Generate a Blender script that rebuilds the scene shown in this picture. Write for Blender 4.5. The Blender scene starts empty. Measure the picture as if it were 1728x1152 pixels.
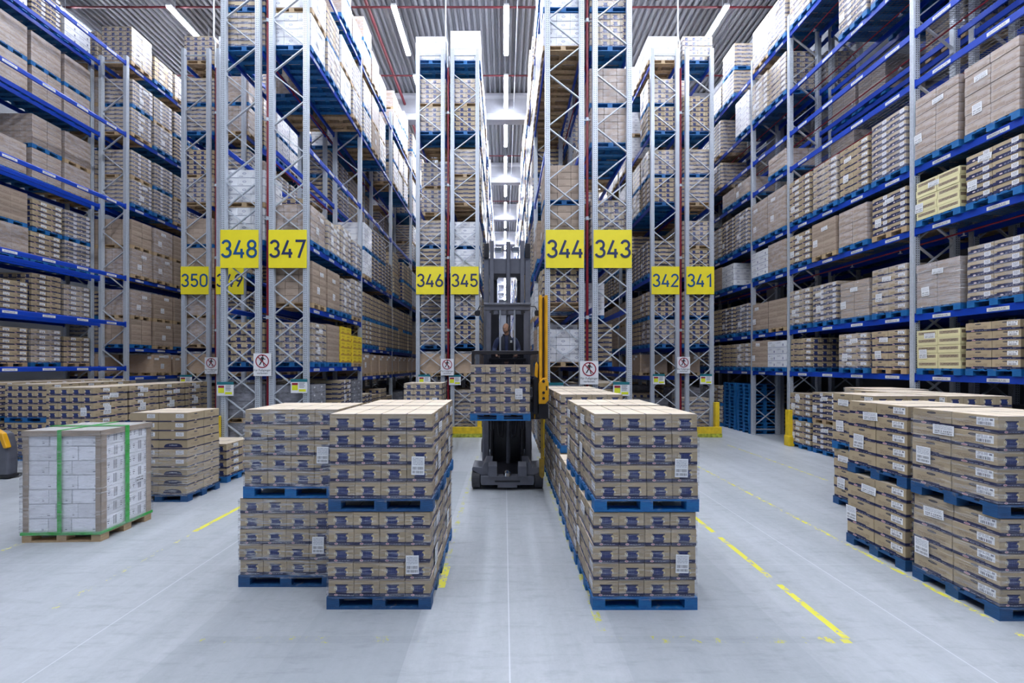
import bpy, bmesh, math, random
from mathutils import Vector, Matrix
from mathutils.bvhtree import BVHTree
PI = math.pi
C = bpy.context.scene.collection
SC = bpy.context.scene
RND = random.Random(7)

# ------------------------------------------------------------------ camera, light, exposure
CAM_H = 2.8
F = 576.0                                    # focal length in pixels of the 1728 px frame
cam_d = bpy.data.cameras.new('camera'); cam = bpy.data.objects.new('camera', cam_d); C.objects.link(cam)
cam.location = (0, 0, CAM_H); cam.rotation_euler = (PI/2, 0, 0)
cam_d.sensor_width = 36; cam_d.lens = 12.0
cam_d.shift_x = 13/1728; cam_d.shift_y = 40/1728
cam_d.clip_end = 300
SC.camera = cam
world = bpy.data.worlds.new('world'); SC.world = world; world.use_nodes = True
bg = world.node_tree.nodes['Background']; bg.inputs[0].default_value = (0.62, 0.74, 1.0, 1); bg.inputs[1].default_value = 0.12
LAMP_STRENGTH = 86.0
LAMP_COLOR = (0.85, 0.90, 1.0)
vs = SC.view_settings
vs.view_transform = 'Standard'; vs.look = 'None'; vs.exposure = 0.74; vs.gamma = 1.0; vs.use_curve_mapping = False
SC.cycles.use_denoising = True
SC.cycles.max_bounces = 7; SC.cycles.diffuse_bounces = 4; SC.cycles.glossy_bounces = 3
SC.cycles.transparent_max_bounces = 12; SC.cycles.transmission_bounces = 3
SC.cycles.sample_clamp_indirect = 6.0
SC.cycles.caustics_reflective = False; SC.cycles.caustics_refractive = False

# ------------------------------------------------------------------ node helpers
class NT:
    def __init__(s, name):
        s.m = bpy.data.materials.new(name); s.m.use_nodes = True
        s.t = s.m.node_tree; s.n = s.t.nodes
        s.p = s.n['Principled BSDF']; s.out = s.n['Material Output']
    def new(s, k, **kw):
        x = s.n.new(k)
        for a, b in kw.items(): setattr(x, a, b)
        return x
    def put(s, sock, v):
        if hasattr(v, 'is_linked') or isinstance(v, bpy.types.NodeSocket): s.t.links.new(v, sock)
        elif isinstance(v, (tuple, list)): sock.default_value = (v[0], v[1], v[2], 1) if len(sock.default_value) == 4 else v
        else: sock.default_value = v
    def M(s, op, a, b=None, c=None):
        x = s.new('ShaderNodeMath', operation=op)
        s.put(x.inputs[0], a)
        if b is not None: s.put(x.inputs[1], b)
        if c is not None: s.put(x.inputs[2], c)
        return x.outputs[0]
    def mul(s, *a):
        r = a[0]
        for b in a[1:]: r = s.M('MULTIPLY', r, b)
        return r
    def mix(s, f, a, b):
        x = s.new('ShaderNodeMix', data_type='RGBA')
        s.put(x.inputs[0], f); s.put(x.inputs[6], a); s.put(x.inputs[7], b)
        return x.outputs[2]
    def coord(s, kind):
        x = s.new('ShaderNodeTexCoord'); return x.outputs[kind]
    def xyz(s, v):
        x = s.new('ShaderNodeSeparateXYZ'); s.put(x.inputs[0], v); return x.outputs
    def mapping(s, v, sc):
        x = s.new('ShaderNodeMapping'); s.put(x.inputs[0], v); x.inputs[3].default_value = sc; return x.outputs[0]
    def noise(s, v, scale, detail=2.0, rough=0.5):
        x = s.new('ShaderNodeTexNoise'); 
        if v is not None: s.put(x.inputs['Vector'], v)
        x.inputs['Scale'].default_value = scale; x.inputs['Detail'].default_value = detail; x.inputs['Roughness'].default_value = rough
        return x.outputs[0]
    def ramp(s, f, lo, hi, a=0.0, b=1.0):
        x = s.new('ShaderNodeMapRange'); x.clamp = True
        s.put(x.inputs[0], f); x.inputs[1].default_value = lo; x.inputs[2].default_value = hi
        x.inputs[3].default_value = a; x.inputs[4].default_value = b
        return x.outputs[0]
    def rect(s, u, v, u0, u1, v0, v1):
        fs = []
        if u0 is not None: fs.append(s.M('COMPARE', u, (u0+u1)/2, (u1-u0)/2))
        if v0 is not None: fs.append(s.M('COMPARE', v, (v0+v1)/2, (v1-v0)/2))
        return fs[0] if len(fs) == 1 else s.mul(*fs)
    def oval(s, u, v, cu, cv, ru, rv):
        a = s.M('POWER', s.M('ABSOLUTE', s.M('DIVIDE', s.M('SUBTRACT', u, cu), ru)), 2)
        b = s.M('POWER', s.M('ABSOLUTE', s.M('DIVIDE', s.M('SUBTRACT', v, cv), rv)), 2)
        return s.M('LESS_THAN', s.M('ADD', a, b), 1.0)
    def bump(s, h, st, dist=0.01):
        x = s.new('ShaderNodeBump'); s.put(x.inputs['Height'], h); x.inputs['Strength'].default_value = st; x.inputs['Distance'].default_value = dist
        return x.outputs[0]
    def fin(s, color=None, rough=None, metal=None, **kw):
        if color is not None: s.put(s.p.inputs['Base Color'], color)
        if rough is not None: s.put(s.p.inputs['Roughness'], rough)
        if metal is not None: s.put(s.p.inputs['Metallic'], metal)
        for k, v in kw.items(): s.put(s.p.inputs[k.replace('_', ' ')], v)
        return s.m

def plain(name, col, rough=0.5, metal=0.0, var=0.12, scale=6.0, **kw):
    n = NT(name)
    f = n.noise(n.coord('Object'), scale, 3)
    c = n.mix(n.ramp(f, 0.3, 0.7), tuple(x*(1-var) for x in col), tuple(min(1, x*(1+var)) for x in col))
    return n.fin(c, rough, metal, **kw)

KRAFT = (0.425, 0.335, 0.215); NAVY = (0.014, 0.018, 0.075); WHITE = (0.80, 0.81, 0.84)
def carton_mat(name, base, layers, film=0.0, var=0.16):
    """carton face: UV counts cartons, so fract(UV) is one face; layers are printed shapes and painted gap shade along the edges."""
    n = NT(name)
    uv = n.xyz(n.coord('UV')); U, V = uv[0], uv[1]
    u = n.M('FRACT', U); v = n.M('FRACT', V)
    cell = n.new('ShaderNodeCombineXYZ'); n.put(cell.inputs[0], n.M('FLOOR', U)); n.put(cell.inputs[1], n.M('FLOOR', V))
    oi = n.new('ShaderNodeObjectInfo'); n.put(cell.inputs[2], n.M('MULTIPLY', oi.outputs['Random'], 91.0))
    wn = n.new('ShaderNodeTexWhiteNoise', noise_dimensions='3D'); n.put(wn.inputs['Vector'], cell.outputs[0])
    fibre = n.noise(n.mapping(n.coord('Object'), (2.0, 2.0, 3.2)), 4.0, 3)
    t = n.M('ADD', n.M('MULTIPLY', wn.outputs['Value'], 0.6), n.M('MULTIPLY', fibre, 0.5))
    col = n.mix(n.ramp(t, 0.1, 0.95), tuple(x*(1-var) for x in base), tuple(min(1, x*(1+var)) for x in base))
    for L in layers:
        k = L[0]
        if k == 'rect': col = n.mix(n.rect(u, v, *L[1:5]), col, L[5])
        elif k == 'oval': col = n.mix(n.oval(u, v, *L[1:5]), col, L[5])
        elif k == 'wave':      # band with raised humps
            hump = n.M('MULTIPLY', n.rect(u, v, L[2], L[3], None, None), L[4])
            col = n.mix(n.M('LESS_THAN', v, n.M('ADD', hump, L[1])), col, L[5])
        elif k == 'bars':      # barcode lines in a rect
            stripes = n.M('GREATER_THAN', n.noise(n.mapping(n.coord('UV'), (1, 0.001, 0.001)), L[6], 0), 0.5)
            col = n.mix(n.mul(n.rect(u, v, *L[1:5]), stripes), col, L[5])
        elif k == 'lines':     # lines of print in a rect
            s1 = n.M('GREATER_THAN', n.M('FRACT', n.M('MULTIPLY', v, L[6])), 0.55)
            s2 = n.M('GREATER_THAN', n.noise(n.mapping(n.coord('UV'), (30, L[6], 1)), 1.0, 0), 0.42)
            col = n.mix(n.mul(n.rect(u, v, *L[1:5]), s1, s2), col, L[5])
    kw = {}
    if film:
        st = n.noise(n.mapping(n.coord('Object'), (2.0, 2.0, 14)), 2.2, 4, 0.65)
        hz = n.noise(n.mapping(n.coord('Object'), (2.2, 2.2, 5)), 2.2, 6, 0.75)
        col = n.mix(n.M('MULTIPLY', n.ramp(hz, 0.42, 0.68), 0.55*film), col, (0.60, 0.62, 0.74))
        kw = dict(Coat_Weight=n.ramp(st, 0.35, 0.75, film*0.35, film), Coat_Roughness=0.14)
        n.put(n.p.inputs['Coat Normal'], n.bump(st, 0.5, 0.03))
    return n.fin(col, 0.6, **kw)

BAND = [('wave', 0.205, 0.30, 0.72, 0.07, NAVY), ('oval', 0.30, 0.10, 0.075, 0.06, (0.75, 0.6, 0.62)), ('oval', 0.30, 0.10, 0.055, 0.035, (0.45, 0.17, 0.22)),
        ('lines', 0.40, 0.85, 0.06, 0.11, (0.42, 0.45, 0.55), 20)]
PIC = [('rect', 0.31, 0.71, 0.30, 0.68, (0.016, 0.030, 0.14)), ('rect', 0.27, 0.77, 0.66, 0.73, (0.010, 0.014, 0.06)), ('rect', 0.27, 0.75, 0.27, 0.31, (0.03, 0.04, 0.12)),
       ('rect', 0.225, 0.255, 0.38, 0.60, (0.62, 0.56, 0.38)), ('rect', 0.255, 0.285, 0.47, 0.60, (0.66, 0.62, 0.48)), ('rect', 0.285, 0.315, 0.40, 0.52, (0.66, 0.62, 0.48)), ('rect', 0.315, 0.345, 0.38, 0.60, (0.60, 0.58, 0.50)),
       ('oval', 0.735, 0.50, 0.065, 0.12, (0.66, 0.54, 0.26)), ('oval', 0.70, 0.45, 0.045, 0.10, (0.02, 0.035, 0.16)), ('oval', 0.77, 0.42, 0.03, 0.05, (0.70, 0.66, 0.55)),
       ('rect', 0.49, 0.505, 0.31, 0.66, (0.06, 0.09, 0.24)), ('rect', 0.56, 0.57, 0.31, 0.66, (0.05, 0.075, 0.22)), ('rect', 0.38, 0.385, 0.31, 0.66, (0.05, 0.075, 0.22))]
OVAL = [('oval', 0.5, 0.80, 0.12, 0.075, (0.03, 0.03, 0.05)), ('lines', 0.42, 0.58, 0.78, 0.82, (0.5, 0.45, 0.38), 40), ('lines', 0.12, 0.85, 0.30, 0.58, (0.24, 0.17, 0.115), 16)]
LAB = [('rect', 0.55, 0.92, 0.40, 0.86, (0.85, 0.86, 0.88)), ('bars', 0.58, 0.86, 0.43, 0.60, (0.04, 0.04, 0.06), 70.0), ('lines', 0.58, 0.80, 0.65, 0.83, (0.2, 0.2, 0.26), 18), ('rect', 0.83, 0.89, 0.70, 0.81, (0.2, 0.2, 0.24))]
TAN = (0.39, 0.30, 0.235); TAND = (0.16, 0.12, 0.10)
def kind_mats():
    K = {}
    top = lambda nm, c, f=0: carton_mat(nm, c, [('rect', 0.492, 0.508, None, None, tuple(x*0.72 for x in c))], f, 0.08)
    ktop = top('carton_top', (0.68, 0.58, 0.46)); wtop = top('white_carton_top', (0.74, 0.74, 0.76))  # brown tops paler than the sides: overhead light put into their colour
    for f, suf in ((0.0, ''), (0.9, '_filmed')):
        K['navy'+suf] = [carton_mat('navy_printed_carton_front'+suf, KRAFT, BAND+PIC, f), carton_mat('navy_banded_carton_side'+suf, KRAFT, BAND+OVAL, f), ktop, carton_mat('navy_banded_carton_side_with_label'+suf, KRAFT, BAND+OVAL+LAB, f)]
        K['tan'+suf] = [carton_mat('plain_carton_front'+suf, TAN, [('rect', 0.0, 1.0, 0.0, 0.05, TAND), ('rect', 0.0, 0.014, 0.0, 1.0, TAND), ('lines', 0.1, 0.6, 0.15, 0.4, (0.2, 0.14, 0.1), 9)], f), carton_mat('plain_carton_side'+suf, TAN, [('rect', 0.0, 1.0, 0.0, 0.05, TAND), ('rect', 0.0, 0.012, 0.0, 1.0, TAND), ('rect', 0.0, 1.0, 0.66, 0.74, (0.47, 0.38, 0.30)), ('lines', 0.12, 0.5, 0.2, 0.5, (0.24, 0.18, 0.14), 12), ('lines', 0.55, 0.9, 0.12, 0.34, (0.18, 0.13, 0.1), 10)], f), ktop]  # thin dark edge strips paint the shade in the gaps between cartons
        K['tray'+suf] = [carton_mat('dark_tray_front'+suf, KRAFT, [('wave', 0.34, 0.25, 0.75, 0.12, NAVY), ('lines', 0.2, 0.8, 0.12, 0.26, (0.4, 0.42, 0.5), 8)], f), carton_mat('dark_tray_side'+suf, KRAFT, [('wave', 0.42, 0.12, 0.80, 0.14, NAVY), ('oval', 0.3, 0.22, 0.06, 0.09, (0.7, 0.6, 0.6)), ('lines', 0.42, 0.85, 0.16, 0.30, (0.4, 0.42, 0.5), 10), ('rect', 0.66, 0.9, 0.34, 0.9, (0.8, 0.8, 0.83)), ('lines', 0.69, 0.87, 0.42, 0.84, (0.15, 0.15, 0.2), 12)], f), ktop]
        K['white'+suf] = [carton_mat('white_carton_front'+suf, (0.74, 0.75, 0.78), [('oval', 0.5, 0.55, 0.14, 0.13, (0.14, 0.15, 0.28)), ('oval', 0.5, 0.55, 0.11, 0.09, (0.6, 0.62, 0.68)), ('rect', 0.0, 1.0, 0.0, 0.06, (0.2, 0.22, 0.34)), ('lines', 0.1, 0.4, 0.1, 0.3, (0.2, 0.2, 0.3), 9)], f), carton_mat('white_carton_side'+suf, (0.74, 0.75, 0.78), [('rect', 0.0, 1.0, 0.0, 0.07, (0.16, 0.18, 0.34)), ('lines', 0.12, 0.5, 0.55, 0.85, (0.2, 0.2, 0.3), 9), ('rect', 0.72, 0.82, 0.2, 0.55, (0.12, 0.13, 0.25))], f), wtop]
    y = (0.80, 0.60, 0.04)
    K['yellow'] = [carton_mat('yellow_carton_front', y, [('rect', 0.1, 0.9, 0.2, 0.5, (0.55, 0.3, 0.03))]), carton_mat('yellow_carton_side', y, [('wave', 0.2, 0.2, 0.6, 0.15, (0.5, 0.28, 0.04)), ('lines', 0.15, 0.7, 0.55, 0.8, (0.3, 0.12, 0.04), 8)]), top('yellow_carton_top', y)]
    cr = (0.72, 0.66, 0.38); dk = (0.24, 0.18, 0.12)
    K['cream'] = [carton_mat('cream_crate_front', cr, [('rect', 0.08, 0.92, 0.40, 0.80, dk)]), carton_mat('cream_crate_side', cr, [('rect', 0.08, 0.92, 0.40, 0.84, (0.36, 0.28, 0.19)), ('lines', 0.15, 0.85, 0.44, 0.7, (0.08, 0.06, 0.05), 6), ('rect', 0.04, 0.96, 0.78, 0.86, cr)]), top('cream_crate_top', cr)]
    K['bulk'] = [carton_mat('bulk_carton_front', (0.47, 0.335, 0.225), [('rect', 0.78, 0.92, 0.75, 0.9, (0.8, 0.8, 0.82))], 0.25), carton_mat('bulk_carton_side', (0.47, 0.335, 0.225), [('rect', 0.3, 0.62, 0.84, 0.95, (0.8, 0.8, 0.82)), ('rect', 0.05, 0.3, 0.7, 0.82, (0.75, 0.75, 0.78))], 0.25), ktop]
    gy = (0.17, 0.17, 0.19)
    K['grey'] = [carton_mat('grey_wrap_front', gy, [('rect', 0.0, 1.0, 0.0, 0.09, (0.05, 0.05, 0.06))], 0.6), carton_mat('grey_wrap_side', gy, [('rect', 0.0, 1.0, 0.0, 0.09, (0.05, 0.05, 0.06)), ('rect', 0.3, 0.5, 0.6, 0.8, (0.6, 0.6, 0.63))], 0.6), carton_mat('grey_wrap_top', gy, [])]
    K['wide'] = [carton_mat('wide_carton_front', KRAFT, [('rect', 0.0, 1.0, 0.0, 0.13, NAVY), ('oval', 0.5, 0.065, 0.06, 0.045, (0.7, 0.6, 0.6)), ('rect', 0.60, 0.88, 0.42, 0.86, WHITE), ('lines', 0.63, 0.84, 0.48, 0.8, (0.15, 0.15, 0.2), 16)]), carton_mat('wide_carton_side', KRAFT, [('rect', 0.0, 1.0, 0.0, 0.13, NAVY), ('oval', 0.5, 0.065, 0.06, 0.045, (0.7, 0.6, 0.6)), ('lines', 0.2, 0.7, 0.3, 0.6, (0.25, 0.18, 0.12), 14), ('oval', 0.5, 0.78, 0.10, 0.06, (0.05, 0.05, 0.08))]), ktop]
    K['wide_print'] = [carton_mat('wide_printed_carton_front', KRAFT, [('rect', 0.0, 1.0, 0.0, 0.13, NAVY), ('oval', 0.5, 0.40, 0.30, 0.24, NAVY), ('rect', 0.18, 0.82, 0.18, 0.36, NAVY), ('lines', 0.36, 0.64, 0.36, 0.52, (0.5, 0.52, 0.6), 12)]), K['wide'][1], ktop]
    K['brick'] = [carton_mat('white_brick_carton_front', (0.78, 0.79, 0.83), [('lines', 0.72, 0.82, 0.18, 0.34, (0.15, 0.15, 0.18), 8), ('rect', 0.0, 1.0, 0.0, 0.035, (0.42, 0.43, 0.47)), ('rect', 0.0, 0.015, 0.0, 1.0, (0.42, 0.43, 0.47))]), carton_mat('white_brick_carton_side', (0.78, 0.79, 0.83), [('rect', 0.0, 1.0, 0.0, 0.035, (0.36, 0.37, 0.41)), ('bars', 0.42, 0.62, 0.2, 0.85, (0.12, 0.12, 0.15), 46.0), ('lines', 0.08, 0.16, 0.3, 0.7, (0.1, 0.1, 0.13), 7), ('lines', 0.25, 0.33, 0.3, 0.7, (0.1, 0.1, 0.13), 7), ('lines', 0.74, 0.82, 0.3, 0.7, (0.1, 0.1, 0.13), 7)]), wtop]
    return K
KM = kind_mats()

def wood(name, a, b, rough=0.6):
    n = NT(name)
    g = n.noise(n.mapping(n.coord('Object'), (2, 2, 12)), 6, 4, 0.6)
    w = n.noise(n.coord('Object'), 9, 4, 0.7)
    c = n.mix(n.ramp(g, 0.35, 0.7), a, b)
    c = n.mix(n.M('MULTIPLY', n.ramp(w, 0.62, 0.72), 0.45), c, (0.30, 0.24, 0.17))
    return n.fin(c, rough)
BLUEWOOD = wood('blue_painted_wood', (0.004, 0.095, 0.31), (0.010, 0.17, 0.44))
DARKBLUEWOOD = wood('worn_dark_blue_wood', (0.008, 0.055, 0.17), (0.014, 0.10, 0.27))
RAWWOOD = wood('raw_pallet_wood', (0.40, 0.28, 0.16), (0.52, 0.38, 0.23))
RACKBLUE = plain('blue_painted_steel', (0.003, 0.046, 0.42), 0.38, 0.0, 0.08)
def galv():
    n = NT('galvanised_steel_post')
    uv = n.xyz(n.coord('UV')); u, v = uv[0], uv[1]
    hole = n.M('MAXIMUM', n.oval(u, n.M('FRACT', n.M('MULTIPLY', v, 18)), 0.28, 0.5, 0.09, 0.24), n.oval(u, n.M('FRACT', n.M('MULTIPLY', v, 18)), 0.72, 0.5, 0.09, 0.24))
    sp = n.noise(n.coord('Object'), 30, 2)
    c = n.mix(n.ramp(sp, 0.3, 0.7), (0.45, 0.49, 0.55), (0.57, 0.61, 0.68))
    c = n.mix(hole, c, (0.03, 0.03, 0.035))
    return n.fin(c, 0.4, 0.2)
GALV = galv()
BRACE = plain('galvanised_steel_brace', (0.52, 0.56, 0.62), 0.42, 0.25)
RED = plain('red_pipe_paint', (0.22, 0.006, 0.02), 0.4)
DARKRED = plain('dark_red_pipe_paint', (0.10, 0.006, 0.014), 0.5)
YEL = plain('sign_yellow', (0.85, 0.72, 0.02), 0.5, 0, 0.02)
SIGNBLUE = plain('sign_dark_blue', (0.012, 0.025, 0.10), 0.5, 0, 0.02)
SIGNNAVY = plain('sign_blue', (0.005, 0.07, 0.22), 0.5, 0, 0.02)
SWHITE = plain('sign_white', (0.80, 0.81, 0.84), 0.45, 0, 0.02)
SRED = plain('sign_red', (0.32, 0.015, 0.04), 0.5, 0, 0.02)
SBLACK = plain('black_print', (0.02, 0.02, 0.025), 0.5, 0, 0.02)
STEAL = plain('board_teal', (0.01, 0.16, 0.20), 0.5, 0, 0.03)
SLIME = plain('board_yellow', (0.75, 0.80, 0.03), 0.5, 0, 0.03)
STRIP = carton_mat('beam_label_strip', (0.72, 0.72, 0.70), [('lines', 0.1, 0.85, 0.2, 0.8, (0.12, 0.12, 0.16), 3)], 0, 0.03)
SHIPLAB = carton_mat('shipping_label_paper', (0.84, 0.85, 0.88), [('lines', 0.08, 0.92, 0.5, 0.94, (0.30, 0.32, 0.38), 12), ('bars', 0.08, 0.92, 0.08, 0.22, (0.05, 0.05, 0.07), 60.0), ('bars', 0.08, 0.92, 0.28, 0.44, (0.05, 0.05, 0.07), 44.0)], 0, 0.02)
GUARD = plain('yellow_guard_paint', (0.74, 0.52, 0.02), 0.45, 0, 0.15)
GUARDWORN = plain('worn_green_yellow_paint', (0.40, 0.42, 0.04), 0.6, 0, 0.5, 9)
TGREY = plain('truck_grey_paint', (0.115, 0.12, 0.15), 0.42, 0.1, 0.1)
TDARK = plain('truck_black_steel', (0.018, 0.018, 0.024), 0.38, 0.2, 0.2)
TYEL = plain('truck_yellow_paint', (0.72, 0.36, 0.01), 0.4, 0, 0.1)
CHROME = plain('polished_rod', (0.6, 0.62, 0.66), 0.12, 1.0, 0.03)
RUBBER = plain('grey_black_rubber', (0.045, 0.046, 0.055), 0.62, 0, 0.3)
WPIPE = plain('white_pipe_paint', (0.62, 0.65, 0.70), 0.45)
GREENTAPE = carton_mat('green_strap_tape', (0.025, 0.40, 0.045), [('lines', 0.2, 0.8, 0.1, 0.9, (0.03, 0.24, 0.03), 5)], 0.4, 0.1)
PROTECT = plain('cardboard_edge_protector', (0.36, 0.29, 0.23), 0.45, 0, 0.12)
def film_mat(name, lo, hi, sc):
    n = NT(name)
    st = n.noise(n.mapping(n.coord('Object'), (1.0, 1.0, 13)), sc, 6, 0.72)
    tr = n.new('ShaderNodeBsdfTransparent'); tr.inputs[0].default_value = (0.97, 0.97, 0.98, 1)
    n.fin((0.85, 0.87, 0.92), 0.2, Specular_IOR_Level=0.9)
    n.put(n.p.inputs['Normal'], n.bump(st, 0.6, 0.03))
    mx = n.new('ShaderNodeMixShader'); n.put(mx.inputs[0], n.ramp(st, 0.47, 0.66, lo, hi))
    n.t.links.new(tr.outputs[0], mx.inputs[1]); n.t.links.new(n.p.outputs[0], mx.inputs[2]); n.t.links.new(mx.outputs[0], n.out.inputs[0])
    return n.m
FILM = film_mat('clear_stretch_film', 0.012, 0.36, 2.6)
FILMTHICK = film_mat('milky_stretch_film', 0.04, 0.55, 3.2)
def glass():
    n = NT('smoked_cab_glass')
    tr = n.new('ShaderNodeBsdfTransparent'); tr.inputs[0].default_value = (0.62, 0.63, 0.66, 1)
    n.fin((0.03, 0.03, 0.04), 0.08)
    mx = n.new('ShaderNodeMixShader'); mx.inputs[0].default_value = 0.14
    n.t.links.new(tr.outputs[0], mx.inputs[1]); n.t.links.new(n.p.outputs[0], mx.inputs[2]); n.t.links.new(mx.outputs[0], n.out.inputs[0])
    return n.m
GLASS = glass()
def lamp_mat():
    n = NT('lamp_tube_glow'); n.fin((0.9, 0.9, 0.9), 0.5)
    n.put(n.p.inputs['Emission Color'], LAMP_COLOR); n.p.inputs['Emission Strength'].default_value = LAMP_STRENGTH
    return n.m
GLOW = lamp_mat()

# ------------------------------------------------------------------ mesh helpers
class MB:
    def __init__(s): s.v = []; s.f = []; s.uv = []; s.mi = []
    def quad(s, pts, mi=0, uv=None):
        b = len(s.v); s.v += [tuple(p) for p in pts]; k = len(pts)
        s.f.append(tuple(range(b, b+k))); s.mi.append(mi)
        s.uv.append(uv or ([(0, 0), (1, 0), (1, 1), (0, 1)] if k == 4 else [(0, 0)]*k))
    def face(s, idx, mi=0, uv=None):
        s.f.append(tuple(idx)); s.mi.append(mi); s.uv.append(uv or ([(0, 0), (1, 0), (1, 1), (0, 1)] if len(idx) == 4 else [(0, 0)]*len(idx)))
    def box(s, x0, x1, y0, y1, z0, z1, mi=(0, 0, 0), n=(1, 1, 1), o=(0, 0, 0), bottom=True):
        """mi: material of the y faces, x faces, z faces; n: how many cartons the UV counts"""
        if isinstance(mi, int): mi = (mi, mi, mi)
        b = len(s.v)
        s.v += [(x0, y0, z0), (x1, y0, z0), (x1, y1, z0), (x0, y1, z0), (x0, y0, z1), (x1, y0, z1), (x1, y1, z1), (x0, y1, z1)]
        nx, ny, nz = n; ox, oy, oz = o
        def r(a, bb, cc, d): return [(a, cc), (bb, cc), (bb, d), (a, d)]
        Fs = [((0, 1, 5, 4), mi[0], r(ox, ox+nx, oz, oz+nz)), ((2, 3, 7, 6), mi[0], r(ox, ox+nx, oz, oz+nz)),
              ((3, 0, 4, 7), mi[1], r(oy, oy+ny, oz, oz+nz)), ((1, 2, 6, 5), mi[1], r(oy, oy+ny, oz, oz+nz)), ((4, 5, 6, 7), mi[2], r(ox, ox+nx, oy, oy+ny))]
        if bottom: Fs.append(((3, 2, 1, 0), mi[2], r(ox, ox+nx, oy, oy+ny)))
        for f, m, u in Fs: s.f.append(tuple(b+i for i in f)); s.mi.append(m); s.uv.append(u)
    def bar(s, p, q, w, h, mi=0, up=(0, 0, 1)):
        p = Vector(p); q = Vector(q); d = (q-p).normalized(); u = Vector(up)
        if abs(d.dot(u)) > 0.98: u = Vector((0, 1, 0))
        a = d.cross(u).normalized()*(w/2); c = a.cross(d).normalized()*(h/2)
        b = len(s.v)
        for e in (p, q): s.v += [tuple(e-a-c), tuple(e+a-c), tuple(e+a+c), tuple(e-a+c)]
        for f in ((0, 3, 2, 1), (4, 5, 6, 7), (0, 1, 5, 4), (1, 2, 6, 5), (2, 3, 7, 6), (3, 0, 4, 7)): s.face([b+i for i in f], mi)
    def tube(s, p, q, r, n=10, mi=0, r2=None, caps=True):
        p = Vector(p); q = Vector(q); d = (q-p).normalized(); u = Vector((0, 0, 1)) if abs(d.z) < 0.9 else Vector((1, 0, 0))
        a = d.cross(u).normalized(); c = d.cross(a).normalized(); r2 = r if r2 is None else r2
        b = len(s.v)
        for e, rr in ((p, r), (q, r2)):
            for k in range(n):
                t = 2*PI*k/n; s.v.append(tuple(e+a*(rr*math.cos(t))+c*(rr*math.sin(t))))
        for k in range(n): s.face([b+k, b+(k+1) % n, b+n+(k+1) % n, b+n+k], mi)
        if caps:
            s.face([b+k for k in range(n)][::-1], mi); s.face([b+n+k for k in range(n)], mi)
    def path(s, pts, r, n=8, mi=0):
        for a, b in zip(pts, pts[1:]): s.tube(a, b, r, n, mi)
    def prism(s, poly, y0, y1, mi=0, axis='y'):
        """extrude an (a, z) outline along y, or a (y, z) outline along x"""
        b = len(s.v); k = len(poly)
        for t in (y0, y1):
            for (a, z) in poly: s.v.append((a, t, z) if axis == 'y' else (t, a, z))
        s.face(range(b, b+k), mi); s.face(list(range(b+k, b+2*k))[::-1], mi)
        for i in range(k): s.face([b+i, b+k+i, b+k+(i+1) % k, b+(i+1) % k], mi)
    def mesh(s, name, mats, smooth=False):
        me = bpy.data.meshes.new(name); me.from_pydata(s.v, [], s.f)
        for m in mats: me.materials.append(m)
        me.polygons.foreach_set('material_index', s.mi)
        if smooth: me.polygons.foreach_set('use_smooth', [True]*len(s.f))
        ul = me.uv_layers.new(name='UVMap')
        ul.data.foreach_set('uv', [c for f in s.uv for p in f for c in p])
        me.update(); return me
    def build(s, name, mats, parent=None, loc=None, smooth=False):
        if not isinstance(mats, (list, tuple)): mats = [mats]
        return link(name, s.mesh(name, mats, smooth), parent, loc)

def fixnormals(o):
    bm = bmesh.new(); bm.from_mesh(o.data); bmesh.ops.recalc_face_normals(bm, faces=bm.faces); bm.to_mesh(o.data); bm.free(); return o
def bevel(o, w, seg=2, angle=0.6):
    m = o.modifiers.new('bevel', 'BEVEL'); m.width = w; m.segments = seg; m.limit_method = 'ANGLE'; m.angle_limit = angle; return o
def link(name, me, parent=None, loc=None):
    o = bpy.data.objects.new(name, me); C.objects.link(o)
    if parent is not None: o.parent = parent
    if loc is not None: o.location = loc
    return o
def tag(o, label=None, cat=None, group=None, kind=None):
    if label: o['label'] = label
    if cat: o['category'] = cat
    if group: o['group'] = group
    if kind: o['kind'] = kind
    return o
def thing(name, label, cat, loc=(0, 0, 0), group=None):
    o = bpy.data.objects.new(name, None); C.objects.link(o); o.location = loc; o.empty_display_size = 0.1
    return tag(o, label, cat, group)
def struct(name, mb, mats): return tag(mb.build(name, mats), kind='structure')
ORD = ['zeroth', 'first', 'second', 'third', 'fourth', 'fifth', 'sixth', 'seventh', 'eighth', 'ninth', 'tenth', 'eleventh', 'twelfth', 'thirteenth', 'fourteenth', 'fifteenth', 'sixteenth', 'seventeenth', 'eighteenth', 'nineteenth', 'twentieth']
def ordn(i):
    if i <= 20: return ORD[i]
    tens = {2: 'twenty', 3: 'thirty', 4: 'forty', 5: 'fifty', 6: 'sixty', 7: 'seventy', 8: 'eighty'}[i//10]
    return {2: 'twentieth', 3: 'thirtieth', 4: 'fortieth', 5: 'fiftieth', 6: 'sixtieth', 7: 'seventieth', 8: 'eightieth'}[i//10] if i % 10 == 0 else tens+'-'+ORD[i % 10]

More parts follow.
